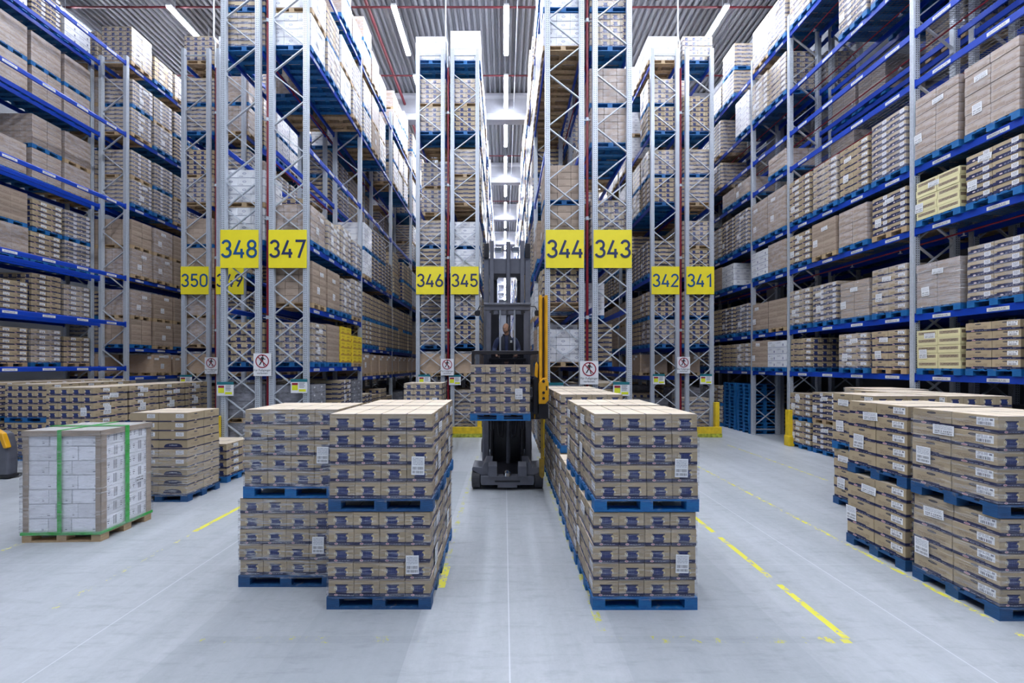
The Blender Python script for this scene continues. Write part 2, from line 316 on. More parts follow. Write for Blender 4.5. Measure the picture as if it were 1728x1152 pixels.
# ------------------------------------------------------------------ the hall
HX0, HX1, HY0, HY1, HZ = -22.0, 13.4, -9.0, 84.0, 18.7
def floor_mat():
    n = NT('sealed_concrete')
    p = n.coord('Object'); q = n.xyz(p); X, Y = q[0], q[1]
    a = n.noise(p, 0.5, 4, 0.6); b = n.noise(p, 14, 7, 0.8); st = n.noise(n.mapping(p, (1.6, 0.12, 1)), 2.0, 4, 0.6)
    t = n.M('ADD', n.M('ADD', n.M('MULTIPLY', a, 0.4), n.M('MULTIPLY', b, 0.3)), n.M('MULTIPLY', st, 0.3))
    col = n.mix(n.ramp(t, 0.3, 0.7), (0.31, 0.335, 0.36), (0.51, 0.535, 0.575))
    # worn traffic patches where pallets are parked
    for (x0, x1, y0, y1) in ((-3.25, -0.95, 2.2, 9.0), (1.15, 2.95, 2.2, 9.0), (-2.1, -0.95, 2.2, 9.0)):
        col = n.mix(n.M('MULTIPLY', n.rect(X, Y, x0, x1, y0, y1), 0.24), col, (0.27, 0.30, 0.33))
    wear = n.noise(p, 7, 4, 0.75)
    spots = n.M('GREATER_THAN', n.noise(p, 26, 3, 0.7), 0.5)
    black = n.noise(n.mapping(p, (0.6, 3.5, 1)), 3, 4, 0.7)
    col = n.mix(n.M('MULTIPLY', n.ramp(black, 0.52, 0.74), 0.30), col, (0.15, 0.165, 0.18))
    for (x, w) in ((0.05, 0.007), (-4.25, 0.006), (4.35, 0.006), (-8.9, 0.006), (8.9, 0.006)):
        col = n.mix(n.M('MULTIPLY', n.rect(X, Y, x-w, x+w, None, None), 0.55), col, (0.72, 0.74, 0.78))
    for y in (4.8, 9.6, 14.4):
        col = n.mix(n.M('MULTIPLY', n.rect(X, Y, None, None, y-0.004, y+0.004), 0.4), col, (0.66, 0.68, 0.72))
    YL = (0.78, 0.72, 0.04); YG = (0.52, 0.52, 0.08)
    def line(x, w, y0, y1, thr, colr):
        nonlocal col
        m = n.mul(n.rect(X, Y, x-w, x+w, y0, y1), n.ramp(wear, thr, thr+0.06), n.M('MAXIMUM', spots, n.M('GREATER_THAN', wear, thr+0.1)))
        col = n.mix(n.M('MULTIPLY', m, 0.92), col, colr)
    line(3.51, 0.04, 3.50, 4.36, 0.34, YL); line(3.51, 0.04, 4.50, 5.56, 0.36, YL); line(3.51, 0.04, 5.72, 6.5, 0.36, YL); line(3.28, 0.065, 3.44, 3.52, 0.40, YL); line(3.47, 0.045, 3.44, 3.49, 0.3, YL)
    line(5.36, 0.035, 3.2, 9.5, 0.45, YL); line(7.85, 0.035, 8.3, 12.0, 0.44, YL)
    line(-5.22, 0.045, 5.75, 6.9, 0.34, YL); line(-5.2, 0.04, 3.9, 5.75, 0.56, YL)
    line(-0.80, 0.05, 4.3, 4.75, 0.36, YL); line(-0.83, 0.045, 4.75, 10.5, 0.50, YG)
    line(1.03, 0.045, 3.6, 10.5, 0.47, YG); line(-7.6, 0.04, 4.9, 8.0, 0.48, YL); line(-12.5, 0.05, 6.5, 8.3, 0.45, YL)
    for (x0, x1) in ((-3.1, -0.78), (0.9, 3.55)):
        m = n.mul(n.rect(X, Y, x0, x1, 3.44, 3.53), n.ramp(wear, 0.56, 0.64), spots)
        col = n.mix(n.M('MULTIPLY', n.rect(X, Y, x0, x1, 3.44, 3.53), 0.16), col, (0.2, 0.22, 0.25))
        col = n.mix(m, col, YG)
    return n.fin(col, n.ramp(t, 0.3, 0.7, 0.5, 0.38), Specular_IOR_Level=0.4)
m = MB(); m.box(HX0-1, HX1+1, HY0-3, HY1, -0.2, 0); struct('floor', m, floor_mat())
DECK = plain('ribbed_roof_sheet', (0.17, 0.175, 0.20), 0.5, 0.2, 0.05)
m = MB(); x = HX0
while x < HX1:
    for (a, za), (b, zb) in zip([(0, 0.12), (0.1, 0.12), (0.14, 0), (0.24, 0), (0.28, 0.12)], [(0.1, 0.12), (0.14, 0), (0.24, 0), (0.28, 0.12), (0.28, 0.12)][:4]):
        m.quad([(x+a, HY0, HZ+za), (x+a, HY1, HZ+za), (x+b, HY1, HZ+zb), (x+b, HY0, HZ+zb)])
    x += 0.28
m.box(HX0, HX1, HY0, HY1, HZ+0.2, HZ+0.3)
struct('ceiling', m, DECK)
WALLP = plain('grey_wall_panel', (0.20, 0.21, 0.24), 0.6, 0, 0.04, 1.0)
m = MB(); m.box(HX1, HX1+0.3, HY0, HY1, 0, HZ+0.3); struct('wall_right', m, WALLP)
m = MB(); m.box(HX0-0.3, HX0, HY0, HY1, 0, HZ+0.3); struct('wall_left', m, WALLP)
m = MB(); m.box(HX0-0.3, HX1+0.3, HY1, HY1+0.3, 0, HZ+0.3); struct('wall_far', m, WALLP)
BEAMW = plain('white_concrete_beam', (0.27, 0.275, 0.31), 0.6, 0, 0.04)
for k in range(9):
    y = 19.95+6.86*k
    m = MB(); m.prism([(y, 17.15), (y+0.45, 17.15), (y+0.45, 17.5), (y+0.33, 17.6), (y+0.33, 18.45), (y+0.45, 18.55), (y+0.45, HZ), (y, HZ), (y, 18.55), (y+0.12, 18.45), (y+0.12, 17.6), (y, 17.5)], HX0, HX1, 0, 'x')
    fixnormals(struct('trim_%d' % (k+1), m, BEAMW))
# concrete column between the two racks on the right
m = MB(); m.box(11.14, 11.36, 13.85, 14.5, 0, 17.1); fixnormals(struct('trim_10', m, BEAMW))

# ------------------------------------------------------------------ lamps over the aisles
LX = [(-18.6, 'the leftmost aisle'), (-13.95, 'the aisle left of sign 350'), (-9.27, 'the aisle between 348 and 349'), (-4.6, 'the aisle between 346 and 347'), (0.09, 'the truck aisle'), (4.75, 'the aisle between 342 and 343'), (9.25, 'the aisle right of sign 341')]
HOUS = plain('lamp_housing_white', (0.6, 0.62, 0.66), 0.5)
LZ = 17.7
mb = MB(); mb.box(-0.11, 0.11, 0, 2.26, 0.03, 0.11); LH = mb.mesh('housing', [HOUS])
mb = MB(); mb.box(-0.09, 0.09, 0.02, 2.24, -0.03, 0.03); LD = mb.mesh('light_tube', [GLOW])
mb = MB(); mb.tube((0, 0.3, 0.11), (0, 0.3, HZ-LZ), 0.008, 5); LR = mb.mesh('suspension_rod', [BRACE])
for (lx, where) in LX:
    cnt = 0
    for k in range(-6 if lx > -10 else 0, 19):
        y = 14.16+3.43*k
        if k >= 0: cnt += 1
        lab = ('%s white tube lamp along the roof above %s' % (ordn(cnt), where)) if k >= 0 else 'white tube lamp under the roof nearer than the racks'
        t = thing('ceiling_lamp', lab, 'lamp', (lx, y, LZ), 'tube lamps under the roof' if k >= 0 else 'tube lamps over the loading zone')
        link('housing', LH, t); link('light_tube', LD, t); link('suspension_rod', LR, t)
        r2 = link('suspension_rod', LR, t); r2.location.y = 1.65

# ------------------------------------------------------------------ pallets and loads
def pallet_meshes(w, d, mat, nm):
    """deck, block and runner meshes; long side along x, centre at origin"""
    deck = MB(); hw, hd = w/2, d/2
    for (y0, y1) in ((-hd, -hd+0.145), (-hd+0.19, -hd+0.29), (-0.0725, 0.0725), (hd-0.29, hd-0.19), (hd-0.145, hd)): deck.box(-hw, hw, y0, y1, 0.122, 0.144)
    for x in (-hw+0.0725, 0, hw-0.0725): deck.box(x-0.0725, x+0.0725, -hd, hd, 0.1, 0.122)
    block = MB(); block.box(-0.0725, 0.0725, -0.06, 0.06, 0.022, 0.1)
    run = MB(); run.box(-hw, hw, -0.06, 0.06, 0, 0.022)
    one = MB()
    one.v, one.f, one.uv, one.mi = list(deck.v), list(deck.f), list(deck.uv), list(deck.mi)
    for x in (-hw+0.0725, 0, hw-0.0725):
        for y in (-hd+0.06, 0, hd-0.06): one.box(x-0.0725, x+0.0725, y-0.06, y+0.06, 0.022, 0.1)
    for y in (-hd+0.06, 0, hd-0.06): one.box(-hw, hw, y-0.06, y+0.06, 0, 0.022)
    return dict(deck=deck.mesh('pallet', [mat]), block=block.mesh('block', [mat]), run=run.mesh('bottom_board', [mat]), one=one.mesh('pallet', [mat]), w=w, d=d)
PM = {'blue': pallet_meshes(1.2, 0.8, BLUEWOOD, 'blue'), 'dark': pallet_meshes(1.2, 0.8, DARKBLUEWOOD, 'dark'), 'wood': pallet_meshes(1.2, 0.8, RAWWOOD, 'wood')}
PMAT = {'blue': BLUEWOOD, 'dark': DARKBLUEWOOD, 'wood': RAWWOOD}
def add_pallet(root, col, near):
    P = PM[col]
    if not near: return link('pallet', P['one'], root)
    p = link('pallet', P['deck'], root)
    for x in (-1, 0, 1):
        for y in (-1, 0, 1): link('block', P['block'], p, (x*(P['w']/2-0.0725), y*(P['d']/2-0.06), 0))
    for y in (-1, 0, 1): link('bottom_board', P['run'], p, (0, y*(P['d']/2-0.06), 0))
    return p
_cart = {}
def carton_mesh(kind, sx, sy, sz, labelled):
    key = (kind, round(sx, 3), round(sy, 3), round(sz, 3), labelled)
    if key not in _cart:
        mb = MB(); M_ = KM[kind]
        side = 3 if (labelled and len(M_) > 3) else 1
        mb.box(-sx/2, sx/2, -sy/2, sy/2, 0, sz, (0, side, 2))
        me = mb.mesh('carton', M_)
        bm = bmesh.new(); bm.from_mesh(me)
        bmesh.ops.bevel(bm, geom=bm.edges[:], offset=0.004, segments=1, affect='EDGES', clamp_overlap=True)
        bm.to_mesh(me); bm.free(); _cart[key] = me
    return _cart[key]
_stack = {}
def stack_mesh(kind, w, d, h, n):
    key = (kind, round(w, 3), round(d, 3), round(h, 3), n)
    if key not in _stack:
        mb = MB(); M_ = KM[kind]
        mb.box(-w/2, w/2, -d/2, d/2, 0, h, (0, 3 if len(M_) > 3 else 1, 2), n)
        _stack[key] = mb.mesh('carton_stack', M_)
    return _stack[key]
_film = {}
def film_mesh(w, d, h, mat, seed):
    key = (round(w, 2), round(d, 2), round(h, 2), mat.name, seed)
    if key not in _film:
        r = random.Random(seed); mb = MB(); nz = 12; ring = []
        hw, hd = w/2+0.006, d/2+0.006
        loop = [(-hw+2*hw*i/8, -hd) for i in range(8)]+[(hw, -hd+2*hd*i/6) for i in range(6)]+[(hw-2*hw*i/8, hd) for i in range(8)]+[(-hw, hd-2*hd*i/6) for i in range(6)]
        k = len(loop)
        for j in range(nz+1):
            z = -0.03+(h+0.02)*j/nz
            for (x, y) in loop:
                e = r.uniform(0, 0.008); mb.v.append((x*(1+e), y*(1+e), z+r.uniform(-0.008, 0.008)))
        for j in range(nz):
            for i in range(k): mb.face([j*k+i, j*k+(i+1) % k, (j+1)*k+(i+1) % k, (j+1)*k+i])
        _film[key] = mb.mesh('stretch_film', [mat], True)
    return _film[key]
mb = MB(); mb.box(-0.074, 0.074, -0.002, 0.002, 0, 0.21); LABY = mb.mesh('shipping_label', [SHIPLAB])
mb = MB(); mb.box(-0.002, 0.002, -0.074, 0.074, 0, 0.21); LABX = mb.mesh('shipping_label', [SHIPLAB])
mb = MB(); mb.box(-0.002, 0.002, -0.10, 0.10, 0, 0.12); LABW = mb.mesh('shipping_label', [SHIPLAB])

LOOK = {'navy': 'brown cartons with navy bands', 'tan': 'plain brown cartons', 'tray': 'dark navy-banded trays', 'white': 'white cartons', 'yellow': 'bright yellow cartons', 'cream': 'cream plastic crates', 'bulk': 'one big tan carton', 'grey': 'grey wrapped goods', 'wide': 'wide brown cartons'}
KDEF = {'navy': (4, 2, 0.195), 'tan': (3, 2, 0.205), 'tray': (3, 2, 0.165), 'white': (3, 2, 0.24), 'yellow': (3, 2, 0.25), 'cream': (3, 2, 0.18), 'bulk': (1, 1, 0.8), 'grey': (2, 2, 0.24), 'wide': (2, 2, 0.19)}
def build_load(L, cartons, near):
    """L: cx, cy, z, kind, n=(nx,ny,nz), w, d, h, pallet, label, group, film, seed"""
    t = thing('pallet_load', L['label'], 'pallet load', (L['cx'], L['cy'], L['z']), L.get('group'))
    add_pallet(t, L['pallet'], near)
    r = random.Random(L['seed']); nx, ny, nz = L['n']; w, d, h = L['w'], L['d'], L['h']
    kind = L['kind']; z0 = 0.144
    if cartons:
        sx, sy, sz = w/nx, d/ny, h/nz
        for k in range(nz):
            lx, ly = r.uniform(-.006, .006), r.uniform(-.006, .006)
            for i in range(nx):
                for j in range(ny):
                    if 0 < i < nx-1 and 0 < j < ny-1 and k < nz-1: continue
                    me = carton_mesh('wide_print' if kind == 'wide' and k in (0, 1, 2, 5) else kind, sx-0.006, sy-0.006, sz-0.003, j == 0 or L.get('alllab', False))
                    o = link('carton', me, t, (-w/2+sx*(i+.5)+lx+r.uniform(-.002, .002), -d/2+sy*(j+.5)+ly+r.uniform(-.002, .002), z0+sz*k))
                    o.rotation_euler.z = r.uniform(-.004, .004)
    else:
        link('carton_stack', stack_mesh(kind, w, d, h, L['n']), t, (0, 0, z0))
    if L.get('film'): link('stretch_film', film_mesh(w, d, h, FILMTHICK if L['film'] > 1 else FILM, r.randint(0, 3)), t, (0, 0, z0))
    if kind == 'wide': link('stretch_film', film_mesh(w, d, h*0.56, FILMTHICK, 1), t, (0, 0, z0))
    e = 0.012 if L.get('film') else 0.006
    if L.get('frontlabel'):
        o = link('shipping_label', LABY, t, (w/2-0.19+r.uniform(-.04, .03), -d/2-e-0.002, z0+h*0.3+r.uniform(-.05, .05))); o.rotation_euler.y = r.uniform(-.03, .03)
    s = L.get('sidelabel', 0)
    if s and kind != 'yellow':
        o = link('shipping_label', LABX, t, (s*(w/2+e+0.004), -s*d*0.22+r.uniform(-.08, .08)+0.08, z0+h*0.25+r.uniform(-.05, .05))); o.rotation_euler.x = r.uniform(-.06, .06)
        o = link('shipping_label', LABW, t, (s*(w/2+e+0.004), r.uniform(-.05, .2), z0+h*0.74+r.uniform(-.06, .06))); o.rotation_euler.x = r.uniform(-.08, .08)
    if kind == 'bulk':
        mb = MB()
        for sx_, sy_ in ((1, 0), (-1, 0), (0, 1), (0, -1)):
            if sx_: mb.quad([(sx_*w/2, -d/2, h), (sx_*w/2, d/2, h), (sx_*(w/2-0.05), d/2-.05, h+0.1), (sx_*(w/2-0.05), -d/2+.05, h+0.1)])
            else: mb.quad([(-w/2, sy_*d/2, h), (w/2, sy_*d/2, h), (w/2-.05, sy_*(d/2-0.05), h+0.1), (-w/2+.05, sy_*(d/2-0.05), h+0.1)])
        mb.box(-w/2+.03, w/2-.03, -d/2+.03, d/2-.03, h, h+0.06)
        link('folded_liner', mb.mesh('folded_liner', [FILMTHICK]), t, (0, 0, z0))
    return t

# ---------- rows of racking: name, face x0, x1, first post y, posts, view side
PITCH = 3.68
LA = [2.75, 4.5, 6.33, 9.18, 12.03, 14.87]; LB = [2.35, 3.5, 6.33, 9.18, 12.03, 14.87]
LR_ = [2.58, 4.03, 6.12, 7.60, 9.72, 10.96, 12.42, 14.45]
def posts(y0, n=20): return [y0+PITCH*k for k in range(n)]
RP = [4.68, 8.36, 12.0, 13.78]+[13.78+PITCH*k for k in range(1, 18)]
ROWS = {}
def row(name, x0, x1, ps, top, side, near_first): ROWS[name] = dict(x0=x0, x1=x1, ps=ps, top=top, side=side, nf=near_first)
Y1, Y2 = 9.91, 13.57
row('344', 1.19, 2.30, posts(Y1), 15.6, -1, True); row('343', 2.57, 3.68, posts(Y1), 15.6, 1, True)
row('342', 5.82, 6.93, posts(Y2), 15.36, -1, False); row('341', 7.20, 8.30, posts(Y2), 15.36, 1, False)
row('345', -2.12, -1.01, posts(Y2), 15.36, 1, False); row('346', -3.49, -2.38, posts(Y2), 15.36, -1, False)
row('347', -6.80, -5.69, posts(Y1), 15.6, 1, True); row('348', -8.19, -7.08, posts(Y1), 15.6, -1, True)
row('349', -11.41, -10.30, posts(Y2), 15.36, 1, False); row('350', -12.80, -11.69, posts(Y2), 15.36, -1, False)
row('left', -16.1, -15.0, posts(Y1), 15.1, 1, True); row('leftback', -17.5, -16.4, posts(Y1), 15.1, -1, True)
row('right', 10.0, 11.1, RP, 15.1, -1, True); row('rightback', 11.45, 12.55, RP, 15.1, 1, True)
RNAME = {'left': 'left rack', 'leftback': 'rack behind the left rack', 'right': 'right-hand rack', 'rightback': 'rack behind the right-hand rack'}
def levels(rn, bay):
    if rn.startswith('right'): return LR_
    return LA if (ROWS[rn]['nf'] and bay == 0) else LB

# ---------- which load stands in which rack place
LOADS = []
def mk(rn, bay, lv, slot, y, z, kind, hmax, upper, extra=None):
    R = ROWS[rn]; nx, ny, lh = KDEF[kind]
    r = random.Random('%s%d%d%d%s' % (rn, bay, lv, slot, upper))
    if kind == 'bulk': nz, h = 1, min(0.86, hmax-0.1)
    else: nz = max(2, int(hmax/lh)); h = nz*lh
    pal = 'blue' if r.random() < (0.62 if not rn.startswith('right') else 0.9) else 'wood'
    if kind == 'bulk': pal = 'wood'
    cx = (R['x0']+R['x1'])/2+r.uniform(-.02, .02)
    w = 1.2 if kind != 'bulk' else 1.16
    d = 0.79 if kind != 'bulk' else 0.78
    LOADS.append(dict(cx=cx, cy=y+r.uniform(-.02, .02), z=z, kind=kind, n=(nx, ny, nz), w=w, d=d, h=h, pallet=pal, row=rn, bay=bay, lv=lv, slot=slot, upper=upper,
                      seed=r.randint(0, 99999), sidelabel=(R['side'] if r.random() < 0.75 else 0), dir='rack', **(extra or {})))
def weighted(r, tbl):
    s = sum(b for a, b in tbl); t = r.uniform(0, s)
    for a, b in tbl:
        t -= b
        if t <= 0: return a
    return tbl[-1][0]
MIXLOW = [('navy', 5), ('tan', 3), ('tray', 3), ('white', 0.7), ('grey', 0.4)]
MIXMID = [('navy', 4), ('tan', 3), ('tray', 3), ('white', 1.6)]
MIXTOP = [('navy', 4), ('white', 1.8), ('tan', 2.5), ('tray', 2.5)]
OVR = {}
# right-hand rack, two nearest bays and the narrow one (bay, level, slot from the near end)
for s, k in enumerate(['tan', 'tan', 'tan', 'tan']): OVR['right', 0, 3, s] = k
for s, k in enumerate(['tray', 'tray', 'tray', 'cream']): OVR['right', 0, 2, s] = k
for s, k in enumerate(['tray', 'tray', 'tray', 'tan_film']): OVR['right', 0, 1, s] = k
for s, k in enumerate(['navy', 'navy', 'navy', 'cream']): OVR['right', 0, 0, s] = k
for s, k in enumerate(['tray', 'navy', 'navy', 'navy']): OVR['right', 1, 3, s] = k
for s, k in enumerate(['tray', 'tan', 'tan', 'navy']): OVR['right', 1, 2, s] = k
for s, k in enumerate(['navy', 'tan_film', 'tray', 'navy']): OVR['right', 1, 1, s] = k
for s, k in enumerate(['navy', 'navy', None, 'navy']): OVR['right', 1, 0, s] = k
for s, k in enumerate(['tan', 'tan']): OVR['right', 2, 3, s] = k
for s, k in enumerate(['tan', 'white']): OVR['right', 2, 2, s] = k
for s, k in enumerate(['tan', 'tan']): OVR['right', 2, 1, s] = k
for s, k in enumerate(['white', 'tan']): OVR['right', 2, 0, s] = k
for b in (0, 1): 
    for s in range(4): OVR['right', b, 4, s] = None; OVR['right', b, 5, s] = None
OVR['right', 2, 4, 0] = 'tan'; OVR['right', 2, 4, 1] = None; OVR['right', 2, 5, 0] = None; OVR['right', 2, 5, 1] = None
for s in range(4): OVR['right', 3, 4, s] = 'tan' if s < 2 else None; OVR['right', 3, 5, s] = 'tray' if s > 1 else None
for s, k in enumerate(['tan', 'tan', 'navy', 'navy']): OVR['347', 0, 1, s] = k
for s, k in enumerate(['navy', 'tan', 'yellow', 'yellow']): OVR['347', 0, 0, s] = k
OVR['right', 1, -1, 3] = 'navy'; OVR['right', 1, -1, 2] = 'tray'
SINGLE = {('347', 0, 2), ('343', 0, 2)}
for b in range(3):
    for s in range(4): OVR['347', b, 3, s] = None
for s, k in enumerate(['tan', 'navy', 'navy', 'tray']): OVR['347', 0, 2, s] = k
for s in range(4): OVR['347', 1, 2, s] = 'white' if s == 0 else 'tray'; OVR['347', 1, 1, s] = 'navy'; OVR['347', 2, 1, s] = 'navy'
for s in range(4): OVR['left', 0, 0, s] = None; OVR['left', 0, 1, s] = None; OVR['left', 0, 2, s] = None; OVR['left', 0, 3, s] = None; OVR['left', 0, 4, s] = None; OVR['left', 0, 5, s] = None
for s in range(4): OVR['348', 0, 1, s] = None; OVR['348', 0, 3, s] = None; OVR['left', 0, -1, s] = 'tray'; OVR['leftback', 0, -1, s] = 'tray'
for lv, k in enumerate(['bulk', 'tan', 'tan', 'tray', 'tray', 'navy']):
    for s in range(4):
        if lv: OVR['left', 1, lv, s] = k; OVR['350', 0, lv, s] = k if lv != 3 else 'navy'
for s in range(4): OVR['344', 0, 4, s] = 'white'; OVR['344', 0, 3, s] = None
for lv in range(6):
    for s, k in enumerate([['tan', 'navy', 'navy', 'navy'], ['navy', 'navy', 'navy', 'navy'], ['tan', 'tan', 'navy', 'tray'], ['tan', 'tan', 'tan', 'tan'], ['white', 'tan', 'tan', 'tan'], ['white', 'white', 'tray', 'white']][lv]): OVR['leftback', 0, lv, s] = k

for rn, R in ROWS.items():
    nb = len(R['ps'])-1
    for bay in range(nb):
        ya, yb = R['ps'][bay], R['ps'][bay+1]
        if ya > 76: break
        ns = 2 if yb-ya < 2.2 else 4
        step = (yb-ya-0.12)/ns
        lev = levels(rn, bay)
        for lv in range(-1, len(lev)):
            z = 0.0 if lv < 0 else lev[lv]
            gap = (lev[lv+1]-z if lv+1 < len(lev) else 3.0)-0.28
            for slot in range(ns):
                y = ya+0.06+step*(slot+.5)
                r = random.Random('k%s%d%d%d' % (rn, bay, lv, slot))
                key = (rn, bay, lv, slot)
                if lv < 0 and rn == 'right' and bay in (2,): continue
                if lv < 0 and rn == 'right' and bay == 3 and slot < 2: continue
                kind = OVR.get(key, 'auto')
                if kind is None: continue
                ex = {}
                if kind == 'tan_film': kind = 'tan'; ex['film'] = 2
                if kind == 'auto':
                    if r.random() < {'right': 0.13, 'rightback': 0.45 if z > 7 else 0.2, 'leftback': 0.25}.get(rn, 0.14): continue
                    if lv < 0: kind = weighted(r, [('navy', 3), ('grey', 3), ('tray', 2)])
                    elif rn not in ('right', 'rightback') and lv == 0 and not (R['nf'] and bay == 0): kind = 'bulk'
                    else:
                        grp = random.Random('g%s%d%d%d' % (rn, bay, lv, slot//2))
                        kind = weighted(grp if r.random() < 0.7 else r, MIXLOW if z < 6 else (MIXMID if z < 11 else MIXTOP))
                        if rn in ('345', '346', '342') and z > 14: kind = 'white'
                        if rn == 'rightback' and kind == 'white': kind = 'tan'
                if kind == 'bulk': mk(rn, bay, lv, slot, y, z, kind, 0.86, '', ex); continue
                if gap > 2.25 and (rn, bay, lv) not in SINGLE and (lv < 0 or r.random() < 0.86):
                    hu = (gap-0.1)/2-0.144
                    if lv == len(lev)-1: hu = 1.0
                    mk(rn, bay, lv, slot, y, z, kind, hu, 'lower', ex)
                    L0 = LOADS[-1]
                    if lv < len(lev)-1 or r.random() < (0.5 if rn in ('left', '347', '348', '343', '344') else 0.12):
                        mk(rn, bay, lv, slot, y, z+0.144+L0['h']+0.003, kind, hu, 'upper', ex)
                    else: L0['upper'] = ''
                elif gap > 2.0 and lv < 0:
                    mk(rn, bay, lv, slot, y, z, kind, r.uniform(1.2, 1.85), '', ex)
                else:
                    hm = min(gap-0.144, 1.05+r.uniform(0, 0.42)) if not rn.startswith('right') else min(gap-0.144, 1.5 if z > 7 else 1.18)
                    mk(rn, bay, lv, slot, y, z, kind, hm, '', ex)

# ---------- the loads standing on the floor in front of the racks (x of left face, y of front face)
FL = []
def fl(x0, y0, z, label, kind='navy', nz=5, film=1, **kw):
    nx, ny, lh = KDEF[kind]; w, d = kw.pop('w', 1.18), kw.pop('d', 0.79)
    lh = kw.pop('lh', lh)
    s = len(FL)
    FL.append(dict(cx=x0+0.6, cy=y0+0.4, z=z, kind=kind, n=(nx, ny, nz), w=w, d=d, h=nz*lh, pallet=kw.pop('pallet', 'blue'), label=label, film=film, seed=900+s, dir='floor', frontlabel=kw.pop('frontlabel', True), **kw))
UP = 0.144+5*0.195+0.004
D_ = 'brown navy-banded cartons, '
fl(-2.04, 3.915, 0, D_+'lower half of the front double stack left of the truck', sidelabel=1, pallet='dark')
fl(-2.02, 3.915, UP, D_+'upper half of the front double stack left of the truck', sidelabel=1, pallet='dark')
fl(-2.05, 4.76, 0, D_+'lower load right behind the front stack left of the truck', sidelabel=1)
fl(-2.03, 4.76, UP, D_+'upper load right behind the front stack left of the truck', sidelabel=1)
fl(-3.36, 4.31, 0, D_+'lower half of the film-wrapped stack beside the white strapped load', film=2, pallet='dark')
fl(-3.30, 4.31, UP, D_+'upper half of the film-wrapped stack beside the white strapped load', film=2)
fl(1.01, 3.905, 0, D_+'lower half of the front double stack right of the truck', sidelabel=-1)
fl(1.03, 3.905, UP, D_+'upper half, with glossy film, of the front stack right of the truck', sidelabel=-1)
fl(1.00, 4.79, 0, D_+'second lower load in the row right of the truck', sidelabel=-1)
fl(1.02, 4.79, UP, D_+'second upper load in the row right of the truck', sidelabel=-1)
fl(1.03, 5.66, 0, D_+'single-height third load in the row right of the truck', sidelabel=-1)
fl(1.06, 6.53, 0, D_+'fourth lower load in the row right of the truck', sidelabel=-1)
fl(1.08, 6.53, UP, D_+'third upper load, beyond the gap, right of the truck', sidelabel=-1)
fl(1.06, 7.40, 0, D_+'fifth lower load in the row right of the truck', sidelabel=-1)
fl(1.07, 7.40, UP, D_+'fourth upper load in the row right of the truck', sidelabel=-1)
fl(1.06, 8.25, 0, D_+'lower load at the rack end of the row right of the truck', sidelabel=-1)
fl(1.07, 8.25, UP, D_+'upper load at the rack end of the row right of the truck', sidelabel=-1)
fl(5.42, 3.735, 0, D_+'lower load of the nearest stack on the far right', sidelabel=-1, frontlabel=False, pallet='dark')
fl(5.40, 3.735, UP, D_+'upper load of the nearest stack on the far right', sidelabel=-1, frontlabel=False, pallet='dark')
fl(5.44, 4.63, 0, D_+'lower load of the second stack on the far right', sidelabel=-1, film=0, frontlabel=False, pallet='dark')
fl(5.46, 4.63, UP, D_+'upper load of the second stack on the far right', sidelabel=-1, film=0, frontlabel=False, pallet='dark')
fl(6.72, 6.18, 0, D_+'lower load of the rearmost stack on the far right', sidelabel=-1, film=0, frontlabel=False, pallet='dark')
fl(6.70, 6.18, UP, D_+'upper load of the rearmost stack on the far right', sidelabel=-1, film=0, frontlabel=False)
for k, y in enumerate((6.15, 7.0)):
    fl(7.98, y, 0, D_+'lower %s load of the column before the right-hand rack' % ORD[k+1], film=0, frontlabel=False)
    fl(7.98, y, UP, D_+'upper %s load of the column before the right-hand rack' % ORD[k+1], film=0, frontlabel=False)
fl(8.65, 7.9, 0, D_+'lower load touching the right-hand rack', film=2, frontlabel=False)
fl(8.65, 7.9, UP, D_+'upper film-covered load touching the right-hand rack', film=2, frontlabel=False)
fl(-7.69, 6.99, 0, 'tall load of wide brown cartons behind the white strapped load', 'wide', 9, 0, pallet='dark', frontlabel=False, lh=0.187)
fl(-7.80, 8.12, 0, 'low four-layer load of brown cartons behind the tall wide-carton load', 'navy', 4, 0, frontlabel=False, sidelabel=0)
for k in range(4):
    fl(-11.48, 8.53+0.83*k, 0, D_+'lower %s load in the row before sign 350' % ORD[k+1], film=0, sidelabel=1)
    fl(-11.47, 8.53+0.83*k, UP, D_+'upper %s load in the row before sign 350' % ORD[k+1], film=0, sidelabel=1)
for k in range(3):
    fl(-14.66, 10.0+0.84*k, 0, D_+'lower %s load in the row by the left rack' % ORD[k+1], film=0, sidelabel=1, frontlabel=False)
    fl(-14.65, 10.0+0.84*k, UP, D_+'upper %s load in the row by the left rack' % ORD[k+1], film=0, sidelabel=1, frontlabel=False)
fl(-3.14, 10.6, 0, D_+'lower load in front of rack 346', film=1)
fl(-3.13, 10.6, UP, D_+'upper load in front of rack 346', film=1)
fl(-0.68, 6.76, 1.70, D_+'single load held up on the forks of the truck', film=1)
FL[-1]['held'] = True

